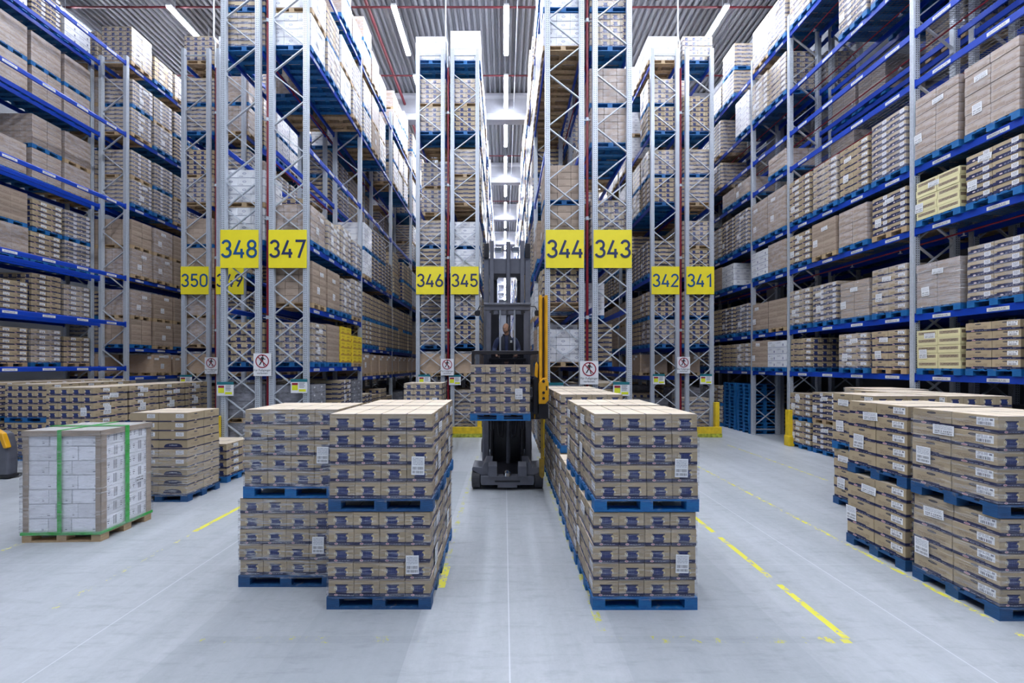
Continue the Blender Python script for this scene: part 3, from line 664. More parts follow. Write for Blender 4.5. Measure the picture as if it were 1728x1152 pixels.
# ---------- see which loads the camera sees: the largest become objects, the rest one mesh
ALL = FL+LOADS
verts, faces, owner = [], [], []
for i, L in enumerate(ALL):
    b = len(verts); x0, x1 = L['cx']-.6, L['cx']+.6; y0, y1 = L['cy']-.4, L['cy']+.4; z0, z1 = L['z'], L['z']+0.144+L['h']
    verts += [(x0, y0, z0), (x1, y0, z0), (x1, y1, z0), (x0, y1, z0), (x0, y0, z1), (x1, y0, z1), (x1, y1, z1), (x0, y1, z1)]
    for f in ((0, 1, 5, 4), (2, 3, 7, 6), (3, 0, 4, 7), (1, 2, 6, 5), (4, 5, 6, 7), (3, 2, 1, 0)): faces.append(tuple(b+k for k in f)); owner.append(i)
tree = BVHTree.FromPolygons(verts, faces)
hits = [0]*len(ALL); org = Vector((0, 0, CAM_H)); STEP = 3
for py in range(1, 1152, STEP):
    for px in range(1, 1728, STEP):
        h = tree.ray_cast(org, Vector(((px-851)/F, 1.0, (616-py)/F)))
        if h[2] is not None: hits[owner[h[2]]] += 1
for i, L in enumerate(ALL): L['px'] = hits[i]*STEP*STEP
rest_rank = sorted([L for L in LOADS if L['px'] > 0], key=lambda L: -L['px'])
n_floor = len([L for L in FL if L['px'] > 0])
single = rest_rank[:300-n_floor]
sid = set(id(L) for L in single)
print('loads', len(LOADS), 'seen', len(rest_rank), 'floor seen', n_floor, 'smallest single', single[-1]['px'])
def rack_label(L):
    rn = L['row']; k = L['kind']; lv = L['lv']; ns = L['slot']
    n = ns+1; R = ROWS[rn]
    for b in range(L['bay']): n += 2 if R['ps'][b+1]-R['ps'][b] < 2.2 else 4
    if rn.startswith('right'): n -= 2
    where = RNAME.get(rn, 'rack '+rn)
    shelf = 'floor' if lv < 0 else ORD[lv+1]+' shelf'
    where = where.replace('rack behind the right-hand rack', 'rack behind right-hand rack').replace('rack behind the left rack', 'rack behind left rack')
    up = {'': '', 'lower': 'lower ', 'upper': 'upper '}[L['upper']]
    return '%s%s, %s, %s, place %s from front' % (up, LOOK[k], where, shelf, ordn(n)) if n > 0 else '%s%s, %s, %s, nearest place' % (up, LOOK[k], where, shelf)
for i, L in enumerate(single):
    L['label'] = rack_label(L); L['group'] = 'pallet loads in the racks'
    if L['kind'] in ('navy', 'tan', 'tray', 'white'):
        r = random.Random(L['seed'])
        if L['z'] > 8 and r.random() < 0.75: L['kind'] += '_filmed'
        elif r.random() < 0.5: L['kind'] += '_filmed'
    build_load(L, i < 64 and not L['kind'].startswith(('bulk', 'grey')), i < 24)
for L in FL:
    L['group'] = 'loads waiting on the floor'
    if L.get('held'): L.pop('group')
    if L['kind'] == 'wide': L['alllab'] = True
    build_load(L, L['px'] > 0, L['px'] > 900)
# the remaining loads, far down the aisles or buried in the racks
rest = MB(); mats = []; midx = {}
def mi_of(m):
    if m.name not in midx: midx[m.name] = len(mats); mats.append(m)
    return midx[m.name]
for L in LOADS:
    if id(L) in sid or (L['px'] == 0 and L['cy'] > 34): continue
    k = L['kind']
    if k in ('navy', 'tan', 'tray', 'white') and L['z'] > 8: k += '_filmed'
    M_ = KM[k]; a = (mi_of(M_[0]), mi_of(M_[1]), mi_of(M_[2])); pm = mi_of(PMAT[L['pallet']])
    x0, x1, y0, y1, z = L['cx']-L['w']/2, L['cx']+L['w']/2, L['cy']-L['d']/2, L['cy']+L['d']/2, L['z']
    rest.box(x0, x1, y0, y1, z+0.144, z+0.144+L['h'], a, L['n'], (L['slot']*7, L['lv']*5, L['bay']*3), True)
    rest.box(L['cx']-.6, L['cx']+.6, L['cy']-.4, L['cy']+.4, z+0.1, z+0.144, pm)
    if L['cy'] < 30:
        for y in (-.34, 0, .34): rest.box(L['cx']-.6, L['cx']+.6, L['cy']+y-.06, L['cy']+y+.06, z, z+0.022, pm); rest.box(L['cx']+(-.6 if L['cx'] > 0 else .455), L['cx']+(-.455 if L['cx'] > 0 else .6), L['cy']+y-.06, L['cy']+y+.06, z+0.022, z+0.1, pm)
o = rest.build('pallet_loads_deep_in_racks', mats)
tag(o, 'mass of small pallet loads far down the aisles and deep inside the racks', 'pallet loads', kind='stuff')

# ------------------------------------------------------------------ racking
def uvpost(mb, x0, x1, y0, y1, z0, z1):
    b = len(mb.v); mb.box(x0, x1, y0, y1, z0, z1, 0)
    for k in range(-6, 0): mb.uv[k] = [(0, z0), (1, z0), (1, z1), (0, z1)]
def post_mesh(h):
    mb = MB()
    uvpost(mb, -0.06, 0.06, -0.05, 0.05, 0, h)
    for a, b in ((-0.075, -0.062), (0.062, 0.075)):
        mb.box(a, b, -0.035, 0.05, 0.02, h)
        for q in range(-6, 0): mb.uv[q] = [(0, 0)]*4      # side ribs of the section, no holes
    return mb.mesh('post', [GALV])
def brace_bars(mb, w, h, dense, oy=0.0):
    z = 0.35; k = 0; step = 0.78
    xa, xb = 0.06, w-0.06
    mb.bar((xa, oy, 0.22), (xb, oy, 0.22), 0.035, 0.035)
    while z+step < h-0.2:
        p, q = ((xa, oy, z), (xb, oy, z+step)) if k % 2 == 0 else ((xb, oy, z), (xa, oy, z+step))
        mb.bar(p, q, 0.03, 0.045, 0, (0, 1, 0))
        if dense and z < 7.4:
            p, q = ((xb, oy+.03, z), (xa, oy+.03, z+step)) if k % 2 == 0 else ((xa, oy+.03, z), (xb, oy+.03, z+step))
            mb.bar(p, q, 0.03, 0.045, 0, (0, 1, 0))
        z += step; k += 1
    mb.bar((xa, oy, h-0.25), (xb, oy, h-0.25), 0.035, 0.035)
PH = {h: post_mesh(h) for h in (15.1, 15.36, 15.6)}
_fm = {}
def frame_mesh(w, h, dense):
    key = (round(w, 2), h, dense)
    if key not in _fm:
        mb = MB(); brace_bars(mb, w, h, dense); _fm[key] = mb.mesh('upright_frame', [BRACE])
    return _fm[key]
_whole = {}
def whole_frame(mb, x0, y, w, h):
    uvpost(mb, x0, x0+.12, y-.05, y+.05, 0, h); uvpost(mb, x0+w-.12, x0+w, y-.05, y+.05, 0, h)
    k = 0; z = 0.3
    while z+0.78 < h:
        p, q = ((x0+.03, y, z), (x0+w-.03, y, z+.78)) if k % 2 == 0 else ((x0+w-.03, y, z), (x0+.03, y, z+.78))
        mb.bar(p, q, 0.03, 0.04); z += 0.78; k += 1
mb = MB(); mb.box(-0.11, 0.11, -0.09, 0.09, 0, 0.012); mb.tube((-.08, -.06, .012), (-.08, -.06, .05), .012, 6); mb.tube((.08, .06, .012), (.08, .06, .05), .012, 6)
FOOT = mb.mesh('base_plate', [BRACE])
_bm = {}
def beam_mesh(ln):
    key = round(ln, 2)
    if key not in _bm:
        mb = MB()
        mb.prism([(-.025, -.15), (.025, -.15), (.025, -.03), (.012, 0), (-.025, 0)], 0, ln)
        for y in (0, ln): mb.box(-.035, .035, y-.006, y+.006, -.19, .03)
        _bm[key] = mb.mesh('beam', [RACKBLUE])
    return _bm[key]
_sm = {}
def strip_mesh(side):
    if side not in _sm:
        mb = MB(); x = side*.0275; mb.box(min(x-.002, x+.002), max(x-.002, x+.002), -.16, .16, -.125, -.05); _sm[side] = mb.mesh('label_strip', [STRIP])
    return _sm[side]
WD = {}
DECKWIRE = plain('dull_deck_wire', (0.16, 0.17, 0.19), 0.5, 0.3)
def wire_deck_mesh(ln):
    mb = MB()
    for k in range(int(ln/0.05)): mb.box(0.03, 1.07, .03+k*.05, .036+k*.05, -.008, -.004)
    for k in range(9): mb.box(0.05+k*.125, .056+k*.125, 0.02, ln-.02, -.014, -.008)
    return mb.mesh('wire_deck', [DECKWIRE])
RLAB = {'right': 'blue and grey pallet rack filling the right side of the hall', 'rightback': 'second blue rack standing behind the right-hand rack', 'left': 'blue and grey rack at left with an empty front bay', 'leftback': 'second blue rack standing back to back behind the left rack'}
for rn, R in ROWS.items():
    w = R['x1']-R['x0']; h = R['top']
    t = thing('pallet_rack', RLAB.get(rn, 'blue and grey pallet rack under the yellow sign %s' % rn), 'pallet rack', (R['x0'], 0, 0), 'rows of pallet racking')
    restm = MB(); restf = MB(); nbeam = 0
    far = {'right': 60, 'left': 40, 'leftback': 30, 'rightback': 40}.get(rn, 70)
    for i, y in enumerate(R['ps']):
        if y > far: break
        if i < 4:
            f = link('upright_frame', frame_mesh(w, h, i == 0 or rn.startswith('right')), t, (0, y, 0))
            for x in (0.06, w-.06): link('post', PH[h], f, (x, 0, 0)); link('base_plate', FOOT, f, (x, 0, 0))
        elif i < 9:
            mb = MB(); whole_frame(mb, 0, 0, w, h); mb.build('upright_frame', [GALV], t, (0, y, 0))
        else: whole_frame(restf, 0, y, w, h)
    for bay in range(len(R['ps'])-1):
        ya, yb = R['ps'][bay], R['ps'][bay+1]
        if yb > far: break
        ln = yb-ya-.1
        for lv, z in enumerate(levels(rn, bay)):
            for x in (.03, w-.03):
                if bay < 6:
                    b = link('beam', beam_mesh(ln), t, (x, ya+.05, z)); nbeam += 1
                    vis = (x > .1) == (R['side'] > 0)
                    if vis and ((rn == 'right' and bay < 5) or (rn in ('left', '347') and bay < 2)):
                        ns = 2 if ln < 2 else 4
                        for q in range(ns): link('label_strip', strip_mesh(R['side']), b, (0, ln/ns*(q+.5)-.05, 0))
                else: restm.box(x-.025, x+.025, ya+.05, yb-.05, z-.15, z)
            if rn == 'right' and bay < 5 and lv > 1: link('wire_deck', WD.setdefault(round(ln, 2), None) or WD.update({round(ln, 2): wire_deck_mesh(ln)}) or WD[round(ln, 2)], t, (0, ya+.05, z-.012))
    if restm.v: tag(restm.build('beam', [RACKBLUE], t), kind='stuff')
    if restf.v: tag(restf.build('upright_frame', [GALV], t), kind='stuff')

# ------------------------------------------------------------------ signs
def arc(cx, cy, rx, ry, a0, a1, n=14): return [(cx+rx*math.cos(math.radians(a0+(a1-a0)*i/n)), cy+ry*math.sin(math.radians(a0+(a1-a0)*i/n))) for i in range(n+1)]
DIG = {'0': [arc(.30, .70, .24, .24, 180, 0)+arc(.30, .30, .24, .24, 0, -180)+[(.06, .70)]],
       '1': [[(.10, .72), (.36, .94), (.36, 0.0)]],
       '2': [arc(.30, .70, .23, .24, 170, -25)+[(.07, .06), (.57, .06)]],
       '3': [arc(.29, .72, .21, .22, 165, -80)+[(.28, .51)], [(.28, .51)]+arc(.29, .285, .24, .225, 85, -165)],
       '4': [[(.34, .97), (.05, .25), (.58, .25)], [(.44, .50), (.44, 0.0)]],
       '5': [[(.52, .94), (.12, .94), (.10, .53)]+arc(.29, .32, .24, .26, 130, -160)],
       '6': [[(.40, .97), (.095, .42)], arc(.30, .30, .24, .24, 150, 510, 24)],
       '7': [[(.05, .94), (.55, .94), (.22, 0.0)]],
       '8': [arc(.30, .73, .20, .21, 0, 360, 22), arc(.30, .29, .24, .23, 0, 360, 22)],
       '9': [[(.20, .03), (.505, .58)], arc(.30, .70, .24, .24, -30, 330, 24)]}
def ribbon(mb, pts, t, s, ox, oz, y, mi=0):
    n = len(pts); L = []; Rr = []
    for i in range(n):
        a = Vector(pts[max(0, i-1)]); b = Vector(pts[min(n-1, i+1)]); p = Vector(pts[i])
        d1 = (p-a).normalized() if i > 0 else (b-p).normalized(); d2 = (b-p).normalized() if i < n-1 else d1
        d = (d1+d2).normalized() if (d1+d2).length > 1e-4 else d2
        nn = Vector((-d.y, d.x)); k = min(1.8, 1/max(0.4, nn.dot(Vector((-d1.y, d1.x)))))
        L.append(p+nn*t/2*k); Rr.append(p-nn*t/2*k)
    for i in range(n-1):
        q = [Rr[i], Rr[i+1], L[i+1], L[i]]
        mb.quad([(ox+c.x*s, y, oz+c.y*s) for c in q], mi)
def number_mesh(text, hgt, mat):
    mb = MB(); s = hgt; x = 0; adv = 0.70*s; wt = adv*(len(text)-1)+0.6*s
    for ch in text:
        for q, st in enumerate(DIG[ch]): ribbon(mb, st, 0.135, s, x-wt/2, -hgt/2, -0.006-0.003*q)
        x += adv
    me = mb.mesh('number', [mat])
    return me
for rn in ('341', '342', '343', '344', '345', '346', '347', '348', '349', '350'):
    R = ROWS[rn]; y = R['ps'][0]-0.075; cx = (R['x0']+R['x1'])/2
    t = thing('aisle_sign', 'square yellow aisle sign with the dark blue number %s' % rn, 'sign', (cx, y, 6.15), 'yellow aisle number signs')
    mb = MB(); mb.box(-.55, .55, -.004, .012, -.55, .55); bevel(mb.build('panel', [YEL], t), .003, 1)
    mb = None
    link('number', number_mesh(rn, 0.52, SIGNNAVY if rn in ('348', '350', '342', '341') else SIGNBLUE), t, (0, -.003, 0))
def text_mesh(body, size, mat, name='lettering'):
    c = bpy.data.curves.new(name, 'FONT'); c.body = body; c.size = size; c.align_x = 'CENTER'; c.space_line = 1.0
    o = bpy.data.objects.new('tmp_text', c); C.objects.link(o); bpy.context.view_layer.update()
    me = bpy.data.meshes.new_from_object(o.evaluated_get(bpy.context.evaluated_depsgraph_get()))
    bpy.data.objects.remove(o); me.name = name; me.materials.clear(); me.materials.append(mat)
    me.transform(Matrix.Rotation(PI/2, 4, 'X')); return me
TXT = text_mesh('F\u00fcr Fu\u00dfg\u00e4nger\nverboten', 0.085, SBLACK)
def disc_ring(mb, r0, r1, y, cz, n=40, mi=0):
    for k in range(n):
        a, b = 2*PI*k/n, 2*PI*(k+1)/n
        mb.quad([(r0*math.cos(a), y, cz+r0*math.sin(a)), (r1*math.cos(a), y, cz+r1*math.sin(a)), (r1*math.cos(b), y, cz+r1*math.sin(b)), (r0*math.cos(b), y, cz+r0*math.sin(b))], mi)
walk = MB()
walk.quad([(.025*math.cos(2*PI*k/14)+.012, 0, .155+.028*math.sin(2*PI*k/14)) for k in range(14)])
for p, q, wd in (((.008, .12), (-.005, .0), .06), ((-.012, .01), (-.075, -.10), .034), ((-.075, -.10), (-.10, -.11), .022), ((.0, .01), (.035, -.05), .034), ((.035, -.05), (.045, -.13), .028), ((.045, -.13), (.075, -.13), .018), ((-.01, .11), (-.06, .06), .024), ((-.06, .06), (-.055, .01), .02), ((.02, .11), (.06, .05), .024), ((.06, .05), (.09, .06), .02)):
    ribbon(walk, [p, q], wd, 1.0, 0, 0, 0)
WALK = walk.mesh('walking_figure', [SBLACK])
ring = MB(); disc_ring(ring, .165, .195, 0, 0); ribbon(ring, [(-.13, .13), (.13, -.13)], .028, 1.0, 0, 0, -.001); RING = ring.mesh('prohibition_ring', [SRED])
for (a, b, z, sc) in (('350', '349', 2.80, 1.0), ('348', '347', 2.83, 1.0), ('346', '345', 2.74, 1.0), ('344', '343', 2.60, 1.03), ('342', '341', 2.82, 1.0)):
    xr = sorted((ROWS[a]['x0'], ROWS[a]['x1'], ROWS[b]['x0'], ROWS[b]['x1']))
    cx = (xr[1]+xr[2])/2; y = ROWS[a]['ps'][0]-.12
    t = thing('no_pedestrians_sign', 'white no-pedestrians sign with red ring on the posts between %s and %s' % (b, a), 'sign', (cx, y, z), 'no-pedestrians signs')
    t.scale = (sc, 1, sc)
    mb = MB(); mb.box(-.255, .255, 0, .012, -.34, .31); mb.box(-.2, .2, .012, .045, -.05, .05); mb.build('panel', [SWHITE], t)
    link('walking_figure', WALK, t, (0, -.003, .085)); link('prohibition_ring', RING, t, (0, -.006, .085)); link('lettering', TXT, t, (0, -.003, -.20))
hb = MB(); hb.box(-.235, .235, -.004, .016, .12, .20)
hbt = MB(); hbt.quad([(.12, -.0055, .155), (.21, -.0055, .155), (.21, -.0055, .175), (.12, -.0055, .175)])
pb = MB(); pb.box(-.235, .235, 0, .014, -.20, .12)
st = MB()
st.quad([(-.20, -.003, .03), (-.03, -.003, .03), (-.03, -.003, .09), (-.20, -.003, .09)], 0)
st.quad([(-.20, -.003, -.12), (-.03, -.003, -.12), (-.03, -.003, .025), (-.20, -.003, .025)], 1)
st.quad([(.0, -.003, -.16), (.20, -.003, -.16), (.20, -.003, -.09), (.0, -.003, -.09)], 1)
for k in range(4): st.quad([(.01, -.003, .08-.04*k), (.17-.02*(k % 2), -.003, .08-.04*k), (.17-.02*(k % 2), -.003, .092-.04*k), (.01, -.003, .092-.04*k)], 2)
HB, PB, ST = hb.mesh('header', [STEAL]), pb.mesh('panel', [SWHITE]), st.mesh('printed_table', [SRED, SLIME, SBLACK])
for rn, fx, z in (('350', .2, 2.22), ('348', .14, 2.12), ('347', .8, 2.2), ('346', .3, 2.23), ('345', .15, 2.22), ('344', .25, 2.1), ('343', .72, 2.12), ('342', .26, 2.25), ('341', .7, 2.25)):
    R = ROWS[rn]
    t = thing('notice_board', 'small notice board with teal header and yellow panel on rack %s' % rn, 'notice board', (R['x0']+fx*(R['x1']-R['x0']), R['ps'][0]-.085, z), 'notice boards on the rack ends')
    link('header', HB, t); link('panel', PB, t); link('printed_table', ST, t)

# ------------------------------------------------------------------ sprinkler pipes
for (a, b) in (('350', '349'), ('348', '347'), ('346', '345'), ('344', '343'), ('342', '341')):
    xr = sorted((ROWS[a]['x0'], ROWS[a]['x1'], ROWS[b]['x0'], ROWS[b]['x1'])); cx = (xr[1]+xr[2])/2; y = ROWS[a]['ps'][0]+.12; tz = 14.7
    t = thing('sprinkler_riser', 'red sprinkler riser pipe standing between racks %s and %s' % (b, a), 'pipe', (cx, y, 0), 'red sprinkler risers')
    mb = MB(); mb.tube((0, 0, 0.9), (0, 0, tz), .04, 12); 
    mb.build('riser_pipe', [RED], t, smooth=False)
    mb = MB(); mb.path([(-.03, 0, tz-.02), (-.03, 0, tz+1.0), (-.10, 0, tz+1.25), (-.10, 0, HZ-.1)], .028, 10); mb.build('feed_pipe', [WPIPE], t)
    for z in (4.2, 7.1, 10.0, 12.9):
        mb = MB(); mb.tube((0, 0, z-.05), (0, 0, z+.05), .055, 12); mb.bar((-.14, 0, z), (.14, 0, z), .02, .03); mb.build('pipe_clamp', [BRACE], t)
    for z in (8.9, 11.75, 14.55, 6.05):
        mb = MB(); mb.tube((0, 0, z), (0, 40, z), .022, 8)
        for k in range(12): mb.tube((0, 1.2+k*1.84, z), (0, 1.2+k*1.84, z-.09), .016, 6)
        mb.build('branch_pipe', [RED], t)
for z, nm in ((14.2, 'eighth'), (12.15, 'seventh'), (10.72, 'sixth'), (9.46, 'fifth'), (7.32, 'fourth'), (5.84, 'third')):
    t = thing('sprinkler_pipe', 'thin red sprinkler pipe under the %s shelf of the right-hand rack' % nm, 'pipe', (10.5, 4.5, z), 'sprinkler pipes in the right-hand rack')
    mb = MB(); mb.tube((0, 0, 0), (0, 40, 0), .02, 8); mb.build('pipe', [RED], t)
    for k in range(10):
        mb = MB(); mb.tube((0, 0, 0), (0, 0, -.07), .014, 6); mb.tube((0, 0, -.07), (0, 0, -.075), .045, 10); mb.build('sprinkler_head', [BRACE], t, (0, .8+1.25*k, -.01))
for k in range(7):
    y = 14.5+3.43*k
    mb = MB(); mb.tube((HX0, y, 18.0), (HX1, y, 18.0), .035, 8)
    tag(mb.build('ceiling_pipe', [DARKRED]), '%s dark red sprinkler pipe crossing the hall under the roof' % ORD[k+1], 'pipe', 'red cross pipes under the roof')
mb = MB(); mb.tube((-5.85, 8, 18.15), (-5.85, 70, 18.15), .075, 12); tag(mb.build('ceiling_pipe', [DARKRED]), 'thick dark red main pipe running down the hall above rack 347', 'pipe')
mb = MB(); mb.tube((11.75, 8, 17.9), (11.75, 70, 17.9), .22, 18); tag(mb.build('ventilation_duct', [plain('duct_sheet', (0.38, 0.4, 0.45), 0.4, 0.3)], smooth=True), 'round grey duct under the roof along the right wall', 'duct')
mb = MB(); mb.tube((0.55, 8, 17.9), (0.55, 78, 17.9), .012, 6); tag(mb.build('cable_conduit', [BRACE]), 'thin grey conduit beside the lamps over the truck aisle', 'conduit')

# ------------------------------------------------------------------ rack guards
def guard(rn, side):
    R = ROWS[rn]; x0, x1 = R['x0']-.1, R['x1']+.1; y = R['ps'][0]-.32
    t = thing('rack_guard', 'yellow steel guard rail with corner post at the foot of rack %s' % rn, 'guard rail', (0, y, 0), 'yellow rack guards')
    mb = MB(); mb.box(x0-.05, x1+.05, 0, .10, .14, .40); bevel(mb.build('rail', [GUARD], t), .01)
    mb = MB(); mb.box(x0-.05, x1+.05, -.02, .12, 0, .14); bevel(mb.build('base_rail', [GUARDWORN], t), .01)
    x = x1-.06 if side > 0 else x0+.06
    mb = MB(); mb.box(x-.085, x+.085, .10, .24, 0, 1.35); bevel(mb.build('corner_post', [GUARD], t), .015)
guard('345', 1); guard('341', 1); guard('344', -1); guard('348', -1); guard('349', 1)
def foot_guard(x, y, label):
    t = thing('post_protector', label, 'post protector', (x, y, 0))
    mb = MB(); mb.box(-.09, .07, -.10, .07, 0, 1.25); bevel(mb.build('sleeve', [GUARD], t), .02)
    mb = MB(); mb.box(-.115, .085, -.13, .085, 0, .36); bevel(mb.build('foot', [GUARD], t), .02)
foot_guard(9.93, 11.90, 'yellow post protector on the right-hand rack beside the stacked cartons')
foot_guard(9.93, 8.28, 'yellow post protector of the right-hand rack behind the floor loads')

# ------------------------------------------------------------------ stacks of empty blue pallets under the right rack
for col in range(2):
    for k in range(14):
        t = thing('empty_pallet', 'empty blue pallet in the %s tall pallet stack under the right-hand rack' % ('nearer', 'farther')[col], 'pallet', (10.62+RND.uniform(-.015, .015), 14.3+col*.9+RND.uniform(-.01, .01), k*.1445), ('nearer', 'farther')[col]+' stack of empty blue pallets')
        link('pallet_deck', PM['blue']['one'], t)

# ------------------------------------------------------------------ the white strapped load
def white_load():
    x0, x1, y0, y1 = -7.62, -6.42, 5.40, 6.20
    cx, cy = (x0+x1)/2, (y0+y1)/2
    t = thing('strapped_load', 'tall load of white cartons with green straps on a raw wood pallet', 'pallet load', (cx, cy, 0))
    t.rotation_euler.z = 0.03
    add_pallet(t, 'wood', True)
    r = random.Random(4); nz = 7; h = 1.60; sz = h/nz
    for k in range(nz):
        nx = 3; off = 0
        e = 0.012*k/nz
        cuts = [-.585, -.585+1.17*.32, -.585+1.17*.62, .585] if k % 2 == 0 else [-.585, -.585+1.17*.42, -.585+1.17*.70, .585]
        for i in range(3):
            for j in range(2):
                sx = cuts[i+1]-cuts[i]-.004
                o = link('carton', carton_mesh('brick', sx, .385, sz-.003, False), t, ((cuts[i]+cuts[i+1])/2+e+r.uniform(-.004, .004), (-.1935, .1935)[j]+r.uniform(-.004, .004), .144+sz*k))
    for sx in (-1, 1):
        for sy in (-1, 1):
            mb = MB(); a = sx*.588; b = sy*.390
            mb.box(min(a-sx*.075, a+sx*.008), max(a-sx*.075, a+sx*.008), min(b, b+sy*.008), max(b, b+sy*.008), 0, h)
            mb.box(min(a, a+sx*.008), max(a, a+sx*.008), min(b-sy*.075, b+sy*.008), max(b-sy*.075, b+sy*.008), 0, h)
            mb.build('edge_protector', [PROTECT], t, (0.006, 0, .15))
    mb = MB()
    mb.box(-.60, .60, -.405, .405, h, h+.018)
    mb.build('top_cap', [plain('white_top_sheet', (0.74, 0.73, 0.73), 0.35, 0, 0.06, Coat_Weight=0.6)], t, (0.008, 0, .146))
    mb = MB()
    for (a, b, c, d) in ((-.605, .605, -.41, -.398), (-.605, .605, .398, .41), (-.605, -.593, -.41, .41), (.593, .605, -.41, .41)): mb.box(a, b, c, d, h-.07, h+.02)
    mb.build('cap_edge', [PROTECT], t, (0.008, 0, .146))
    for x in (-.02,):
        mb = MB(); w2 = .03
        for (ya, yb, za, zb) in ((-.418, -.412, 0.0, h+.03), (.412, .418, 0.0, h+.03), (-.418, .418, h+.024, h+.03)): mb.box(x-w2, x+w2, ya, yb, za, zb)
        mb.build('strap', [GREENTAPE], t, (0.006, 0, .146))
    mb = MB(); w2 = .03; y = -.02
    for (xa, xb, za, zb) in ((-.617, -.611, 0, h+.036), (.611, .617, 0, h+.036), (-.617, .617, h+.03, h+.036)): mb.box(xa, xb, y-w2, y+w2, za, zb)
    mb.build('strap', [GREENTAPE], t, (0.004, 0, .146))
    mb = MB()
    for (a, b, c, d) in ((-.612, .612, -.414, -.406), (-.612, .612, .406, .414), (-.612, -.604, -.41, .41), (.604, .612, -.41, .41)): mb.box(a, b, c, d, 0, .045)
    mb.build('base_strap', [GREENTAPE], t, (0, 0, .118))
    link('stretch_film', film_mesh(1.215, .825, h+.02, FILM, 2), t, (0, 0, .144))
    mb = MB(); mb.box(-.002, .002, -.06, .06, 0, .1); mb.build('printed_mark', [carton_mat('black_stencil_mark', (0.78, 0.79, 0.83), [('lines', 0.05, 0.95, 0.3, 0.9, (0.02, 0.02, 0.02), 2)])], t, (.602, .2, .75))
    mb = MB(); r = random.Random(8)
    pts = [(-.5+.07*i, .15+.12*math.sin(i*.9), h+.19+.03*abs(math.sin(i*1.3))) for i in range(9)]
    for a, b in zip(pts, pts[1:]): mb.quad([(a[0], a[1]-.05, a[2]-.012), (b[0], b[1]-.06, b[2]-.012), (b[0], b[1]+.05, b[2]), (a[0], a[1]+.04, a[2])])
    mb.build('loose_film_end', [FILMTHICK], t)
white_load()

# ------------------------------------------------------------------ the narrow-aisle truck
T = thing('turret_truck', 'dark grey narrow-aisle truck with tall mast carrying a pallet load', 'forklift', (0.07, 7.6, 0))
def part(name, mb, mat, parent=None, bev=0.0, smooth=False):
    o = fixnormals(mb.build(name, mat if isinstance(mat, list) else [mat], T if parent is None else parent, smooth=smooth))
    if bev: bevel(o, bev)
    return o
mb = MB()
mb.prism([(-.58, .13), (-.22, .13), (-.22, .07), (.22, .07), (.22, .13), (.58, .13), (.60, .2), (.60, .33), (-.60, .33), (-.60, .2)], 0, .16)
chassis = part('chassis', mb, TGREY, bev=.012)
mb = MB(); mb.box(-.62, .62, .16, 3.9, .12, .34); part('base_frame', mb, TDARK, chassis, .01)
mb = MB(); mb.box(-.28, .28, -.012, .0, .20, .235); part('bumper_slot', mb, TDARK, chassis)
for s in (-1, 1):
    mb = MB(); mb.prism([(s*.34, .33), (s*.60, .33), (s*.80, .46), (s*.78, .52), (s*.56, .50), (s*.50, .62), (s*.34, .62)], .06, .62); part('fender', mb, TGREY, chassis, .01)
    mb = MB(); mb.prism([(-.05, .33), (.07, .33), (.07, .62), (.02, .66), (-.05, .56)], s*.33-.1, s*.33+.1, 0, 'x'); part('support_foot', mb, TGREY, chassis, .012)
    mb = MB(); mb.tube((s*.61, .23, .225), (s*.80, .23, .225), .225, 28); w = part('wheel', mb, RUBBER, bev=.02)
    mb = MB(); mb.tube((s*.80, .23, .225), (s*.815, .23, .225), .10, 16); part('hub', mb, TGREY, w)
    mb = MB(); mb.tube((s*.61, 3.4, .225), (s*.80, 3.4, .225), .225, 28); part('wheel', mb, RUBBER, bev=.02)
mb = MB(); mb.tube((0.0, .06, .33), (0, .06, .40), .095, 18, 0, .085); mb.tube((0, .06, .40), (0, .06, .45), .085, 18, 0, .04); part('sensor_dome', mb, CHROME, chassis)
# mast: outer rails, inner rails, cross members
MY = 1.02
for s in (-1, 1):
    mb = MB(); mb.prism([(s*.58, MY), (s*.58, MY+.22), (s*.52, MY+.22), (s*.52, MY+.05), (s*.44, MY+.05), (s*.44, MY)][::1] if False else [(s*.59, 0), (s*.46, 0), (s*.46, 5.82), (s*.59, 5.82)], MY, MY+.2); part('outer_mast_rail', mb, TGREY, bev=.008)
    mb = MB(); mb.prism([(s*.43, .12), (s*.335, .12), (s*.335, 5.93), (s*.43, 5.93)], MY-.04, MY+.14); part('inner_mast_rail', mb, TGREY, bev=.008)
    mb = MB(); mb.tube((s*.385, MY-.10, .12), (s*.385, MY-.10, 1.2), .05, 12); mb.tube((s*.385, MY-.10, 1.2), (s*.385, MY-.10, 2.0), .03, 10); part('side_cylinder', mb, TDARK)
    mb = MB(); mb.tube((s*.42, MY-.13, .25), (s*.42, MY-.13, .72), .022, 8); part('polished_rod', mb, CHROME)
    mb = MB(); mb.path([(s*.28, MY-.1, 2.2), (s*.24, MY-.12, 1.4), (s*.20, MY-.12, 1.05), (s*.12, MY-.1, 1.0), (s*.10, MY-.08, 1.3), (s*.10, MY-.06, 2.2)], .025, 8); part('hydraulic_hose', mb, SBLACK)
    mb = MB(); mb.box(s*.52-.06, s*.52+.06, MY-.05, MY+.22, 5.50, 5.86); part('mast_head_bracket', mb, TDARK, bev=.01)
    mb = MB(); mb.box(s*.22-.09, s*.22+.09, MY-.1, MY-.03, 5.62, 5.76); part('top_lamp', mb, CHROME, bev=.02)
mb = MB(); mb.tube((0.03, MY, .12), (0.03, MY, 5.9), .055, 14); part('lift_cylinder', mb, TGREY)
mb = MB(); mb.box(-.46, .46, MY+.02, MY+.12, 5.10, 5.50); part('upper_cross_member', mb, TGREY, bev=.01)
